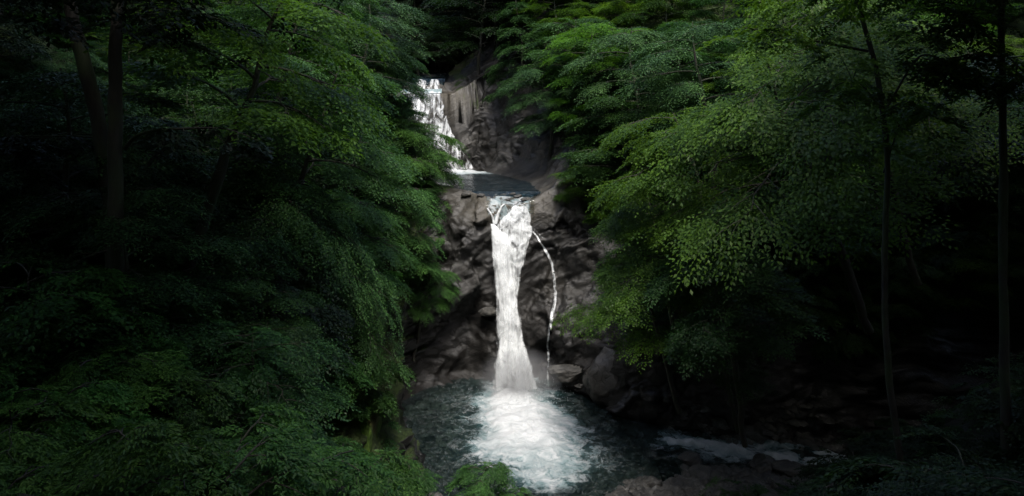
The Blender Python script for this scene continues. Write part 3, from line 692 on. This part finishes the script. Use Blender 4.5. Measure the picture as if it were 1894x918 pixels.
def make_tree(seed, Rc=3.6, Hc=5.0, base=1.6, nlimb=16, sub=4, spr=9, temps=None, leafk=1., mat=None, bark=None, six=False, trunk_r=.14, shape='round', rise=.35, droop=.25, pdroop=.2, sscale=1.0, root=5., twigs=True):
    """returns trunk mesh and crown mesh; local origin at the tree's base"""
    rng = np.random.default_rng(seed); tb = Tubes(); top = base+Hc
    nz = 12; tz = np.linspace(-root, top*.96, nz+6)
    wob = np.cumsum(rng.normal(0, .07, (len(tz), 2)), 0); wob -= np.array([np.interp(0, tz, wob[:, i]) for i in (0, 1)])
    tp = np.stack([wob[:, 0], wob[:, 1], tz], 1)
    rad = trunk_r*np.clip(1-.85*np.clip(tz, 0, None)/top, .1, 1)*np.where(tz < .6, 1.15, 1)
    tb.add(tp, rad, 9, .1, rng)
    places = []
    az = rng.uniform(0, 6.28)
    for i in range(nlimb):
        h = base+Hc*(.04+.93*(i+rng.uniform(-.3, .3))/nlimb) if nlimb > 1 else base
        h = float(np.clip(h, base*.9, top*.97)); az += 2.4+rng.uniform(-.35, .35); t = (h-base)/Hc
        if shape == 'round': L = Rc*math.sqrt(max(.06, 1-abs(t*1.55-.55)**2 if t > .35 else .75+.25*t/.35))*rng.uniform(.7, 1.12)
        elif shape == 'cone': L = Rc*(1.05-t*.95)*rng.uniform(.75, 1.1)
        elif shape == 'umbrella': L = Rc*(.55+.5*math.sin(PI*min(1, t+.22)))*rng.uniform(.75, 1.1)
        p0 = np.array([np.interp(h, tz, tp[:, 0]), np.interp(h, tz, tp[:, 1]), h]); n = 9; u = np.linspace(0, 1, n)
        el = rise*(1 if shape != 'cone' else .3)+rng.normal(0, .1)
        bend = np.cumsum(rng.normal(0, .10, n)); dz = L*(el*u-(el*.55+droop)*u*u)
        aa = az+bend*.5; pts = p0+np.stack([np.cos(aa)*u*L, np.sin(aa)*u*L, dz], 1)
        r0 = max(.014, trunk_r*.42*(1-t*.6))
        tb.add(pts, np.linspace(r0, .008, n), 5)
        axes = [(pts, az)]
        for j in range(sub):
            uu = .28+.6*(j+rng.uniform(0, .8))/sub; q0 = np.array([np.interp(uu, u, pts[:, c]) for c in range(3)])
            a2 = az+(1 if j % 2 else -1)*rng.uniform(.45, 1.0); L2 = L*(1-uu*.75)*rng.uniform(.55, .8); n2 = 6; u2 = np.linspace(0, 1, n2)
            pp = q0+np.stack([np.cos(a2)*u2*L2, np.sin(a2)*u2*L2, L2*(.14*u2-(droop+.1)*u2*u2)+rng.normal(0, .04)*u2], 1)
            tb.add(pp, np.linspace(.35*r0+.006, .005, n2), 4); axes.append((pp, a2))
        for pts_, a_ in axes:
            m = len(pts_); uu_ = np.linspace(0, 1, m)
            k = max(3, int(round(spr*(1 if pts_ is pts else .6))))
            for j in range(k):
                w = .30+.70*(j+rng.uniform(0, .9))/k if pts_ is pts else .12+.88*(j+rng.uniform(0, .9))/k
                w = min(w, 1); o = np.array([np.interp(w, uu_, pts_[:, c]) for c in range(3)])
                yaw = a_+(1 if j % 2 else -1)*rng.uniform(.15, 1.0)*(1.25-w); pitch = rng.normal(pdroop, .11)+.25*(w-.5)*2*pdroop
                places.append((o+rng.normal(0, .05, 3), yaw, pitch, rng.normal(0, .13), sscale*rng.uniform(.7, 1.25)*(1.15-.3*w)))
        # crown top leader sprays
    for j in range(8): places.append((tp[-1]+np.array([0, 0, rng.uniform(-.6, 0)]), rng.uniform(0, 6.3), rng.uniform(-.5, .4), 0, sscale*.8))
    V, f, lv, tub = crown_build(places, temps, rng, leafk, six)
    return tb.mesh('trunk', bark or M_BARK), mesh_np('crown', V, f, mat, False, {'lv': lv})
def mat_mist(name):
    T = NT(name); tc = T.n('TexCoord').outputs['Object']
    ln = T.n('VectorMath', _operation='LENGTH'); T.L(tc, ln.inputs[0])
    d = T.ramp(ln.outputs['Value'], [(.1, 1.), (.95, 0.)]); nz = T.ramp(T.noise(tc, 1.6, 3), [(.3, .2), (.7, 1.)])
    v = T.n('VolumePrincipled', Anisotropy=.1); v.inputs['Color'].default_value = (.95, .97, 1, 1)
    T.L(T.math('MULTIPLY', T.math('MULTIPLY', d, nz), 1.0), v.inputs['Density']); T.L(v.outputs[0], T.out.inputs['Volume']); return T.m
import bmesh as _b
_bm = _b.new(); _b.ops.create_icosphere(_bm, subdivisions=3, radius=1); _me = bpy.data.meshes.new('spray_mist'); _bm.to_mesh(_me); _bm.free(); _me.materials.append(mat_mist('mist'))
mist = link('spray_mist', _me); mist.location = (.35, 34.0, ZL+.75); mist.scale = (2.3, 1.5, 1.7)
tag(mist, 'soft white mist hanging where the tall fall strikes the pool', 'mist', kind='stuff')
rt = np.random.default_rng(77)
T_MAPLE = [spray_template(rt, 10, 6, .30, .50, .118) for _ in range(6)]
T_FINE = [spray_template(rt, 11, 8, .34, .42, .088) for _ in range(6)]
T_WEEP = [spray_template(rt, 11, 7, .5, .36, .08) for _ in range(6)]
T_COARSE = [spray_template(rt, 7, 5, .3, .6, .19) for _ in range(5)]
T_SHRUB = [spray_template(rt, 6, 6, .35, .45, .13, True) for _ in range(6)]
def V_(name, mat, **kw):
    return name, mat, kw
VAR = {}
def variant(key, mat, **kw): VAR[key] = (make_tree(mat=mat, **kw), kw)
variant('maple', M_LEAFY, seed=1, Rc=4.2, Hc=5.2, base=2.0, nlimb=13, sub=5, spr=6, temps=T_MAPLE, leafk=1.28, shape='umbrella', sscale=1.65, pdroop=.12, droop=.14)
variant('maple2', M_LEAFY, seed=2, Rc=3.7, Hc=4.4, base=1.8, nlimb=12, sub=5, spr=6, temps=T_MAPLE, leafk=1.28, shape='round', sscale=1.55, pdroop=.12, droop=.14)
variant('beech', M_LEAF, seed=3, Rc=3.6, Hc=5.8, base=1.6, nlimb=15, sub=4, spr=6, temps=T_MAPLE, leafk=1.28, shape='round', sscale=1.45, pdroop=.12, droop=.14)
variant('fine', M_LEAFG, seed=4, Rc=3.2, Hc=5.2, base=1.4, nlimb=15, sub=4, spr=6, temps=T_FINE, leafk=1.25, shape='round', sscale=1.4)
variant('fine2', M_LEAF, seed=5, Rc=3.3, Hc=4.6, base=1.3, nlimb=13, sub=4, spr=6, temps=T_FINE, leafk=1.25, shape='umbrella', sscale=1.45, pdroop=.12, droop=.14)
variant('layer', M_LEAFG, seed=6, Rc=3.0, Hc=7.0, base=1.4, nlimb=24, sub=3, spr=6, temps=T_FINE, leafk=1.25, shape='cone', rise=.2, droop=.3, sscale=1.15)
variant('weep', M_LEAFG, seed=7, Rc=3.6, Hc=4.2, base=1.6, nlimb=14, sub=4, spr=8, temps=T_WEEP, leafk=1.2, shape='umbrella', droop=.45, pdroop=.42, sscale=1.5)
variant('dark', M_LEAFD, seed=8, Rc=3.6, Hc=6.0, base=1.6, nlimb=15, sub=4, spr=6, temps=T_MAPLE, leafk=1.28, shape='round', sscale=1.5)
variant('canopy', M_LEAFD, seed=9, Rc=6.0, Hc=5.0, base=8.0, nlimb=18, sub=5, spr=12, temps=T_COARSE, shape='umbrella', sscale=1.5, trunk_r=.26, bark=M_BARKD)
variant('shrub', M_LEAF, seed=10, Rc=1.5, Hc=1.7, base=.25, nlimb=11, sub=3, spr=7, temps=T_FINE, shape='round', sscale=.62, trunk_r=.04, root=1, rise=.6)
variant('bush', M_LEAF, seed=11, Rc=1.5, Hc=1.6, base=.25, nlimb=11, sub=3, spr=7, temps=T_SHRUB, shape='round', sscale=.6, trunk_r=.035, six=True, leafk=.45, root=1, rise=.7)
variant('bush2', M_LEAF, seed=12, Rc=1.3, Hc=1.9, base=.25, nlimb=12, sub=3, spr=7, temps=T_SHRUB, shape='umbrella', sscale=.55, trunk_r=.03, six=True, leafk=.45, root=1, rise=.8)
CENTRE = {k: v[1]['base']+v[1]['Hc']*.55 for k, v in VAR.items()}
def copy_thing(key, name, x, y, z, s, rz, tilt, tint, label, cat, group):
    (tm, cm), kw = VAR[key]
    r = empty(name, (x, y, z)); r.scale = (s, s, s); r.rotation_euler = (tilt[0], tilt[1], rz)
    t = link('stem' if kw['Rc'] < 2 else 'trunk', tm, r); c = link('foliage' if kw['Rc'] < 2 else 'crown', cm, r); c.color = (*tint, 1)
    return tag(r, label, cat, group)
rp = np.random.default_rng(5)
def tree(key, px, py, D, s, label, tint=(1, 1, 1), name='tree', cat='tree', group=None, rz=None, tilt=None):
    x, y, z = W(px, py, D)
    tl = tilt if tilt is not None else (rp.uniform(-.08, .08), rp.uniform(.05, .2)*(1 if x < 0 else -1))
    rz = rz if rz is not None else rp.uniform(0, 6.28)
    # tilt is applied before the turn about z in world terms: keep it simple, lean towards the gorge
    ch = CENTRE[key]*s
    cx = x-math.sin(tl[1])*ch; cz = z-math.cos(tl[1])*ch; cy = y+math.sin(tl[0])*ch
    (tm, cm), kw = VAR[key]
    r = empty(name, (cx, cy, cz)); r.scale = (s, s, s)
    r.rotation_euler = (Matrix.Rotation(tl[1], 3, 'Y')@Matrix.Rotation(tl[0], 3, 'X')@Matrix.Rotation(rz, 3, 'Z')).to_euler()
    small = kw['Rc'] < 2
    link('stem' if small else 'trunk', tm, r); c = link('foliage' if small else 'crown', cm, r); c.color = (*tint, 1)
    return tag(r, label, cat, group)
Y_ = (1.15, 1.1, .9)
#      kind   crown px,py  dist scale label tint
tree('maple2', 505, 70, 19, .95, 'broad maple hanging over the slope at top left of the cascade', (1.0, 1.1, 1.0), tilt=(0, 0.372))
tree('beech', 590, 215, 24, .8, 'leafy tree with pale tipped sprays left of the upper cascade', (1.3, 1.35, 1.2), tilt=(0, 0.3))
tree('fine', 680, 60, 38, 1.0, 'grey green tree on the skyline of the left bank near the ledge')
tree('fine2', 712, 128, 41, .75, 'small fine leaved tree reaching towards the straight top ledge', (.9, 1, .9), tilt=(0, 0.3))
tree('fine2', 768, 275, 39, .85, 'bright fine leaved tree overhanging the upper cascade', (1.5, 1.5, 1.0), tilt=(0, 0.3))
tree('beech', 640, 330, 31, .85, 'dense dark green tree below the pale tipped tree on the left bank', (1.15, 1.2, 1.1), tilt=(0, 0.24))
tree('fine', 740, 400, 33, .75, 'bushy tree clinging to the left cliff beside the upper pool', (1.2, 1.35, 1.0))
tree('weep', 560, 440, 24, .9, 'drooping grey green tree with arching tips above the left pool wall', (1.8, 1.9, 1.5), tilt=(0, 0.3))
tree('weep', 615, 520, 24.5, .7, 'hanging spray of small leaves above the mossy spur', (1.15, 1.3, .95), tilt=(0, 0.3))
tree('fine2', 420, 330, 23, .95, 'rounded green tree behind the two dark trunks on the left', (.8, .9, .75), tilt=(0, 0.24))
tree('fine', 790, 520, 34.5, .45, 'small shrubby tree on the cliff left of the tall fall', (1.0, 1.2, .7))
tree('dark', 500, 580, 21.5, .7, 'shaded tree low on the left bank under the drooping tree', tilt=(0, 0.24))
tree('beech', 560, 5, 28, .8, 'tree with bright tips at the very top left of the gorge', (1.2, 1.3, 1), tilt=(0, 0.24))
tree('layer', 965, 70, 51, 1.0, 'layered dark green tree right of the straight top ledge', (.9, 1, .85))
tree('fine', 1015, 165, 44, .8, 'layered tree overhanging the smooth rock slab', (.8, .9, .8))
tree('maple2', 1095, 90, 42, .8, 'bright green tree crown at the top right of the gorge', (.95, 1.2, .9))
tree('fine', 1180, 120, 38, 1.0, 'grey green tree beside the bright crown on the right slope', (1.15, 1.15, 1.0))
tree('fine2', 1115, 335, 38.5, .65, 'dark bush like tree above the rock wall right of the lip', (.6, .7, .6))
tree('fine', 1300, 120, 33, 1.0, 'wide grey green tree high on the right slope', (1.05, 1.1, 1))
tree('maple', 1270, 290, 27, .85, 'large yellow green maple with open limbs on the right slope', (1, 1, 1), tilt=(0, -0.3))
tree('maple2', 1200, 400, 29, .7, 'spreading maple below the large open limbed maple', (.8, .85, .9), tilt=(0.15, -0.27))
tree('maple', 1190, 520, 27.5, .6, 'rounded bright maple leaning over the right of the pool', (.9, .95, .8), tilt=(0.18, -0.3))
tree('beech', 1330, 520, 25, .7, 'leafy tree above the stream on the right bank', (.75, .85, .7), tilt=(0.21, -0.24))
tree('maple', 1450, 200, 22, .95, 'yellow green maple left of the slender bare trunk', (1.1, 1.1, .9), tilt=(0.35, -0.5))
tree('fine2', 1330, 600, 27, .55, 'low tree trailing over the dark far bank', (.6, .7, .6), tilt=(0.24, -0.24))
tree('weep', 480, 400, 22.5, .8, 'shaggy green tree with hanging twigs left of the arching tips', (1.2, 1.35, 1.0), tilt=(0, 0.3))
tree('fine2', 640, 430, 27, .8, 'light green layered tree leaning in between the drooping tree and the upper pool', (1.2, 1.35, 1.0), tilt=(0, 0.3))
tree('maple', 1600, 170, 24, .85, 'yellow green tree filling the space behind the slender bare trunk', (1.1, 1.1, .9), tilt=(0.35, -0.45))
tree('maple2', 1520, 50, 27, .9, 'yellow green crown tinted to look sunlit at the top edge left of the slender bare trunk', (1.15, 1.15, .9), tilt=(0.35, -0.45))  # tint raised so this crown and the tree above read as lit
# the wood behind: trees nothing tells apart
lw = 'leafy tree in the shaded wood covering the left slope'; rw = 'leafy tree in the shaded wood covering the right slope'; bw = 'dark tree closing the head of the gorge behind the falls'
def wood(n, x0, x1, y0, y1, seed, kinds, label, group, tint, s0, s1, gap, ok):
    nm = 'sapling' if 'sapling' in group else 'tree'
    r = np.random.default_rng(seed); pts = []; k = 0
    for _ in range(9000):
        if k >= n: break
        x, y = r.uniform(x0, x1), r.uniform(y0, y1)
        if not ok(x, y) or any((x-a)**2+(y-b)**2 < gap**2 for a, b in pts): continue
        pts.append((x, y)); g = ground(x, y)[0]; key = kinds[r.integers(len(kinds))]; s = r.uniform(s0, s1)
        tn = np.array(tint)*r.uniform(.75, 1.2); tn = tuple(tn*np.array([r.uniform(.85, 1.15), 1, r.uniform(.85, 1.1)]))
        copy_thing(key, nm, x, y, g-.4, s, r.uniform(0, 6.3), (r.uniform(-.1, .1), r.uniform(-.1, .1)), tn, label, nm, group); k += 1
def chd(x, y): return channel(np.array([x]), np.array([y]))[0][0]
def rim(x, y): return 22 < y < 35 and x > -7.7
def left_ok(x, y):
    if rim(x, y): return False
    px = CX+F_PX*x/y
    return x < -5 and chd(x, y) > 2.2 and px > -150 and not (y < 24 and px > 500)
def right_ok(x, y):
    px = CX+F_PX*x/y
    return chd(x, y) > 2.4 and px < 2050 and x > 1 and y > 30.5
wood(85, -42, -5, 15, 62, 1, ['beech', 'fine', 'fine2', 'dark'], lw, 'trees of the left wood', (.7, .8, .7), .6, .95, 2.7, left_ok)
wood(62, 1.5, 46, 30, 64, 2, ['fine', 'maple2', 'beech', 'fine2'], rw, 'trees of the right wood', (.75, .85, .7), .6, .95, 2.7, right_ok)
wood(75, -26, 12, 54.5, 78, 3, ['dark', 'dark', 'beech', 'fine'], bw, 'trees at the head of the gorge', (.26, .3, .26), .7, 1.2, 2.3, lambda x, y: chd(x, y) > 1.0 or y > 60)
wood(110, -30, -4.6, 14, 50, 4, ['fine', 'fine2', 'beech', 'weep'], 'sapling filling the gaps between the trees of the left slope', 'saplings of the left slope', (.75, .9, .7), .34, .56, 1.5, lambda x, y: chd(x, y) > .9 and x < -4.6 and not rim(x, y) and not (y < 26 and CX+F_PX*x/y > 560) and not (y < 18.5 and CX+F_PX*x/y < 420) and HY-F_PX*(ground(x, y)[0]+2)/y > 60 and HY-F_PX*(ground(x, y)[0]+2)/y < 700)
wood(120, 2, 34, 29.5, 52, 5, ['fine', 'fine2', 'maple2', 'beech'], 'sapling filling the gaps between the trees of the right slope', 'saplings of the right slope', (.8, .9, .65), .34, .56, 1.5, lambda x, y: chd(x, y) > (2.2 if x < 8 else 1.3) and x < y*.73 and HY-F_PX*(ground(x, y)[0]+2)/y > 60 and x > 3.5)
# shrubs on the near banks
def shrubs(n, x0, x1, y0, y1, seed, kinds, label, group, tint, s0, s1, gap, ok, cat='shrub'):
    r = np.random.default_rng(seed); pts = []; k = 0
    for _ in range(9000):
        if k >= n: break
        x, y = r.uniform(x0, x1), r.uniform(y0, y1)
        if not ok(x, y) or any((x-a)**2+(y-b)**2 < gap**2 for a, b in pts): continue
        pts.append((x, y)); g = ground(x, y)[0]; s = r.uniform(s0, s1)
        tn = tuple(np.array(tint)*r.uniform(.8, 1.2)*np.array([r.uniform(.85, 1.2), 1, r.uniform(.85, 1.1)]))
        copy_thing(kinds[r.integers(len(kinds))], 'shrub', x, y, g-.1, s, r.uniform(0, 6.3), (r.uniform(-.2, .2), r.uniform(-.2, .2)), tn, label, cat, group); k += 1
def pz(x, y, h=0):
    g = ground(x, y)[0]+h; return CX+F_PX*x/y, HY-F_PX*g/y
def fg_ok(x, y):
    px, py = pz(x, y, .8); px += 1300/y
    p2 = HY-F_PX*(ground(x, y)[0]+1.75)/y
    return -150 < px < 760 and p2 > np.interp(px, [0, 130, 300, 480, 560, 640, 700, 760], [675, 690, 655, 660, 725, 790, 845, 895]) and py < 1080 and chd(x, y) > .8 and y > 8.5
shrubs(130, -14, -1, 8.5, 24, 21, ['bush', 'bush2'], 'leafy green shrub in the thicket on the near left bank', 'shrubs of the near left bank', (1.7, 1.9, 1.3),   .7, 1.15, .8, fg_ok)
def ml_ok(x, y):
    px, py = pz(x, y, .8)
    p2 = HY-F_PX*(ground(x, y)[0]+2.1)/y
    return -120 < px < 640 and 380 < py < 720 and chd(x, y) > .8 and (p2 > 500 or y > 17.5 or px > 420)
shrubs(70, -22, -4, 13, 30, 22, ['shrub', 'bush'], 'dark shrub in the shade of the left slope', 'shrubs of the shaded left slope', (1.2, 1.4, 1.0), .8, 1.4, 1.3, ml_ok)
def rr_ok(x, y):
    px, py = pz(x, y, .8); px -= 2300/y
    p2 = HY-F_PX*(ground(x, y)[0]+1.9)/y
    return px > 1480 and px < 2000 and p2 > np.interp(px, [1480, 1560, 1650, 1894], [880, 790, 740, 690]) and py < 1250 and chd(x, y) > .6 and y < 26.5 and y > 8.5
shrubs(85, 5, 22, 8, 26.5, 23, ['bush', 'shrub', 'bush2'], 'shrub tinted dark as shade on the near right bank beside the stream', 'shrubs of the near right bank', (.3, .36, .27), .8, 1.4, 1.15, rr_ok)  # tint puts the darkening of the lower right corner into the leaves
def fr_ok(x, y): return chd(x, y) > 1.0 and y > 29.3 and chd(x, y) < 7
shrubs(40, 5.5, 22, 29.3, 38, 24, ['shrub', 'bush'], 'dark shrub on the far bank above the stream', 'shrubs of the far stream bank', (.55, .65, .5), .7, 1.2, 1.2, fr_ok)
for i, (px, py, D, s, lb) in enumerate([(890, 868, 20, .75, 'slim leafy shrub rising in front of the pool at the bottom centre'), (760, 868, 20.5, .7, 'low shrub between the mossy rock and the slim centre shrub'),
                                        (960, 905, 19.5, .5, 'small sprig at the bottom edge just right of the slim centre shrub')]):
    tree('bush2', px, py+30, D, s, lb, (1.3, 1.5, 1.1), 'shrub', 'shrub', tilt=(0, 0))
# undergrowth carpet on the slopes
def carpet(n, seed, ok, x0, x1, y0, y1, temps, sc, name, label, mat, tint):
    r = np.random.default_rng(seed); pl = []
    for _ in range(n*12):
        if len(pl) >= n: break
        x, y = r.uniform(x0, x1), r.uniform(y0, y1)
        if not ok(x, y): continue
        g, nr = ground(x, y)
        yaw = math.atan2(nr.y, nr.x)+r.normal(0, .7) if abs(nr.z) < .98 else r.uniform(0, 6.3)
        if nr.z < 0: yaw += PI
        for h in (r.uniform(.0, .25), r.uniform(.2, .7)):
            pl.append((np.array([x, y, g+h]), yaw+r.normal(0, .5), r.uniform(-.2, .6), r.normal(0, .3), sc*r.uniform(.6, 1.3)))
    V, f, lv, _ = crown_build(pl, temps, r, 1.)
    o = link(name, mesh_np(name, V, f, mat, False, {'lv': lv})); o.color = (*tint, 1)
    return tag(o, label, 'undergrowth', kind='stuff')
carpet(2600, 41, lambda x, y: chd(x, y) > 1.6 and x < -3, -24, -3, 8, 50, T_FINE, .8, 'undergrowth', 'low dark undergrowth covering the left slope', M_LEAF, (1.1, 1.3, .95))
carpet(2600, 42, lambda x, y: (chd(x, y) > 2.6 and y > 30) or (y < 25 and x > 6 and chd(x, y) > 2.5), 2, 26, 8, 50, T_FINE, .8, 'undergrowth', 'low dark undergrowth covering the right slope', M_LEAF, (.7, .8, .6))

# ------------------------------------------------------------------ the tall near trees with bare dark trunks
def big_tree(pts, radii, branches, label, crown_key='canopy', crown_s=1., bark=M_BARKD, leaf_places=None, tint=(1, 1, 1), cat='tree', mat=None, name='tree'):
    P0 = np.array([W(*p) for p in pts]); r = empty(name, tuple(P0[0])); rng = np.random.default_rng(len(label)); org = P0[0]
    def smooth(Q, rad, n=40):
        Q = np.array(Q); t = np.linspace(0, 1, len(Q)); u = np.linspace(0, 1, n)
        o = np.stack([np.interp(u, t, Q[:, c]) for c in range(3)], 1); 
        for _ in range(5): o[1:-1] = (o[:-2]+2*o[1:-1]+o[2:])/4
        return o, np.interp(u, t, rad)
    tb = Tubes(); q_, rd = smooth(P0, radii); q_[:, :2] += np.cumsum(rng.normal(0, .008, (len(q_), 2)), 0); tb.add(q_-org, rd*(1+rng.normal(0, .05, len(rd))), 12, .06, rng)
    link('trunk', tb.mesh('trunk', bark), r)
    places = []
    for bp, rr in branches:
        B = np.array([W(*p) for p in bp]); b_, br = smooth(B, np.linspace(rr, .006, len(B)), 24); tb2 = Tubes(); tb2.add(b_-org, br, 7)
        for j in range(5):                                               # side twigs
            i0 = rng.integers(8, 22); d = b_[-1]-b_[0]; L = rng.uniform(.4, 1.2); a = rng.normal(0, 1, 3)*.5+d/np.linalg.norm(d)
            tw = b_[i0]+np.outer(np.linspace(0, 1, 6), a)*L; tw[:, 2] -= np.linspace(0, 1, 6)**2*.15; tb2.add(tw-org, np.linspace(.010, .004, 6), 4)
            places += [(tw[k]-org, rng.uniform(0, 6.3), rng.uniform(0, .4), 0, .7) for k in (3, 5)]
        link('branch', tb2.mesh('branch', bark), r)
        places += [(b_[k]-org+rng.normal(0, .1, 3), rng.uniform(0, 6.3), rng.uniform(0, .4), rng.normal(0, .2), rng.uniform(.6, 1.1)) for k in range(10, 24, 2)]
    if leaf_places: places += [(np.array(W(*p))-org, rng.uniform(0, 6.3), rng.uniform(0, .5), rng.normal(0, .2), rng.uniform(.7, 1.3)) for p in leaf_places(rng)]
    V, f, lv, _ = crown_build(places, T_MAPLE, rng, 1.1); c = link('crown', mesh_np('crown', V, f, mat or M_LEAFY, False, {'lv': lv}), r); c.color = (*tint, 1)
    return tag(r, label, cat)
def cloud(px, py, D, spx, spy, sD, n):
    return lambda rng: [(rng.normal(px, spx), rng.normal(py, spy), max(6, rng.normal(D, sD))) for _ in range(n)]
big_tree([(215, 800, 16), (213, 640, 16), (215, 480, 16), (207, 380, 16), (190, 260, 16), (165, 150, 16), (140, 60, 16), (120, -60, 16), (95, -300, 16)],
         [.25, .2, .18, .17, .16, .15, .14, .12, .09], [([(200, 255, 16), (120, 252, 15.8), (60, 252, 15.5), (0, 254, 15.2)], .025)],
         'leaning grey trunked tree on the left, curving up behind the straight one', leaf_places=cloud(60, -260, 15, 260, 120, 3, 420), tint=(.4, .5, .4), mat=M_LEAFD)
big_tree([(212, 780, 15.2), (214, 500, 15.2), (212, 300, 15.2), (214, 150, 15.2), (217, 0, 15.2), (222, -200, 15.2), (225, -420, 15.2)],
         [.22, .17, .15, .135, .12, .1, .07], [([(232, 275, 15.2), (250, 250, 14.8), (290, 240, 14.4), (350, 238, 14), (420, 235, 13.8), (480, 262, 13.5)], .05), ([(222, 20, 15.2), (260, 16, 15), (340, 18, 14.5)], .03)],
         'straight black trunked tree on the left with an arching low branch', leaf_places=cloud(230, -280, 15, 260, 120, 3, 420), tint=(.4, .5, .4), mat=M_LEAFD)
big_tree([(1665, 850, 17), (1645, 740, 16.8), (1632, 600, 16.6), (1630, 450, 16.4), (1640, 300, 16.2), (1622, 150, 16), (1600, 70, 16), (1580, -20, 16), (1560, -240, 16)],
         [.085, .075, .07, .065, .06, .056, .052, .046, .03], [([(1605, 95, 16), (1500, 75, 15.5), (1430, 60, 15.2), (1370, 50, 15)], .035), ([(1632, 205, 16), (1590, 150, 15.6), (1560, 150, 15.4), (1500, 190, 15.2)], .025),
          ([(1640, 200, 16.2), (1700, 95, 15.8), (1760, 115, 15.6), (1840, 170, 15.5)], .03), ([(1634, 320, 16.3), (1680, 180, 15.8), (1720, 250, 15.6)], .02)],
         'slender tree with a bare curving trunk right of the yellow green maple', leaf_places=cloud(1600, -90, 16, 130, 70, 1.5, 130), tint=(.8, .85, .7))
big_tree([(1862, 900, 16), (1858, 600, 15.8), (1853, 400, 15.6), (1850, 200, 15.5), (1846, 60, 15.4), (1846, -100, 15.4), (1850, -300, 15.4)],
         [.11, .095, .085, .075, .065, .058, .04], [([(1848, 90, 15.4), (1800, 40, 15), (1760, 0, 15)], .03), ([(1850, 185, 15.4), (1780, 130, 15), (1700, 105, 15)], .03), ([(1848, 75, 15.4), (1810, 100, 15), (1740, 110, 14.8)], .02), ([(1850, 90, 15.4), (1890, 130, 15), (1930, 150, 15)], .02)],
         'dark upright tree with spidery bare branches at the far right', leaf_places=cloud(1860, -150, 15.5, 130, 80, 1.5, 220), tint=(.4, .45, .35))
# unseen tall trees added round and behind the viewpoint to shade the sides
cr_ = np.random.default_rng(88)
SHADE_TREES = [(-13, 8), (-17, 14), (-9, 3), (-14, -1), (-22, 6), (-24, 26), (13, 9), (16, 15), (10, 3), (15, 0), (23, 10), (22, 28), (27, 20), (24, 19), (-5, -5), (4, -6), (0, -12), (-11, -9), (10, -9), (-27, 15), (30, 30), (-30, 33), (-6, -16), (7, -16)]
for i, (x, y) in enumerate(SHADE_TREES):
    g = ground(x, y)[0]; s = cr_.uniform(.95, 1.3)
    need = max(0, (y*.19+3.2)-(g+8*s)) if y > 4 else 0
    copy_thing('canopy', 'tree', x, y, g+min(need, 4.5), s, cr_.uniform(0, 6.3), (0, .0), (1, 1, 1), 'unseen tall tree added to block sky light beside and behind the viewpoint', 'tree', 'added shade trees around the viewpoint')

# ------------------------------------------------------------------ light, sky, camera
w = bpy.data.worlds.new('World'); SC.world = w; w.use_nodes = True; nt = w.node_tree
bg = nt.nodes['Background']; sky = nt.nodes.new('ShaderNodeTexSky'); sky.sky_type = 'NISHITA'; sky.sun_disc = False
EL, AZ = math.radians(60), math.radians(172)     # high, a little behind the viewpoint
sky.sun_elevation = EL; sky.sun_rotation = AZ; sky.air_density = 1.0; sky.dust_density = 3.0; sky.ozone_density = 1
nt.links.new(sky.outputs[0], bg.inputs[0]); bg.inputs[1].default_value = .125
sd = bpy.data.lights.new('sun', 'SUN'); sd.energy = 1.6; sd.angle = math.radians(16); sd.color = (1, .96, .9)
so = bpy.data.objects.new('sun', sd); C.objects.link(so)
dvec = Vector((math.sin(AZ)*math.cos(EL), math.cos(AZ)*math.cos(EL), math.sin(EL)))
so.rotation_euler = dvec.to_track_quat('Z', 'Y').to_euler(); so.location = (0, 20, 40)
cd = bpy.data.cameras.new('camera'); co = bpy.data.objects.new('camera', cd); C.objects.link(co); SC.camera = co
co.location = (0, 0, 0); co.rotation_euler = (PI/2, 0, 0)
cd.sensor_width = 36; cd.lens = F_PX/1894*36; cd.shift_y = -(459-HY)/1894; cd.clip_end = 500; cd.clip_start = .05
SC.view_settings.view_transform = 'Standard'; SC.view_settings.look = 'None'; SC.view_settings.exposure = 1.38; SC.view_settings.gamma = 1
SC.render.engine = 'CYCLES'; cy = SC.cycles
cy.use_denoising = True; cy.max_bounces = 6; cy.diffuse_bounces = 3; cy.glossy_bounces = 2; cy.transmission_bounces = 4; cy.transparent_max_bounces = 16
cy.caustics_reflective = False; cy.caustics_refractive = False; cy.sample_clamp_indirect = 4
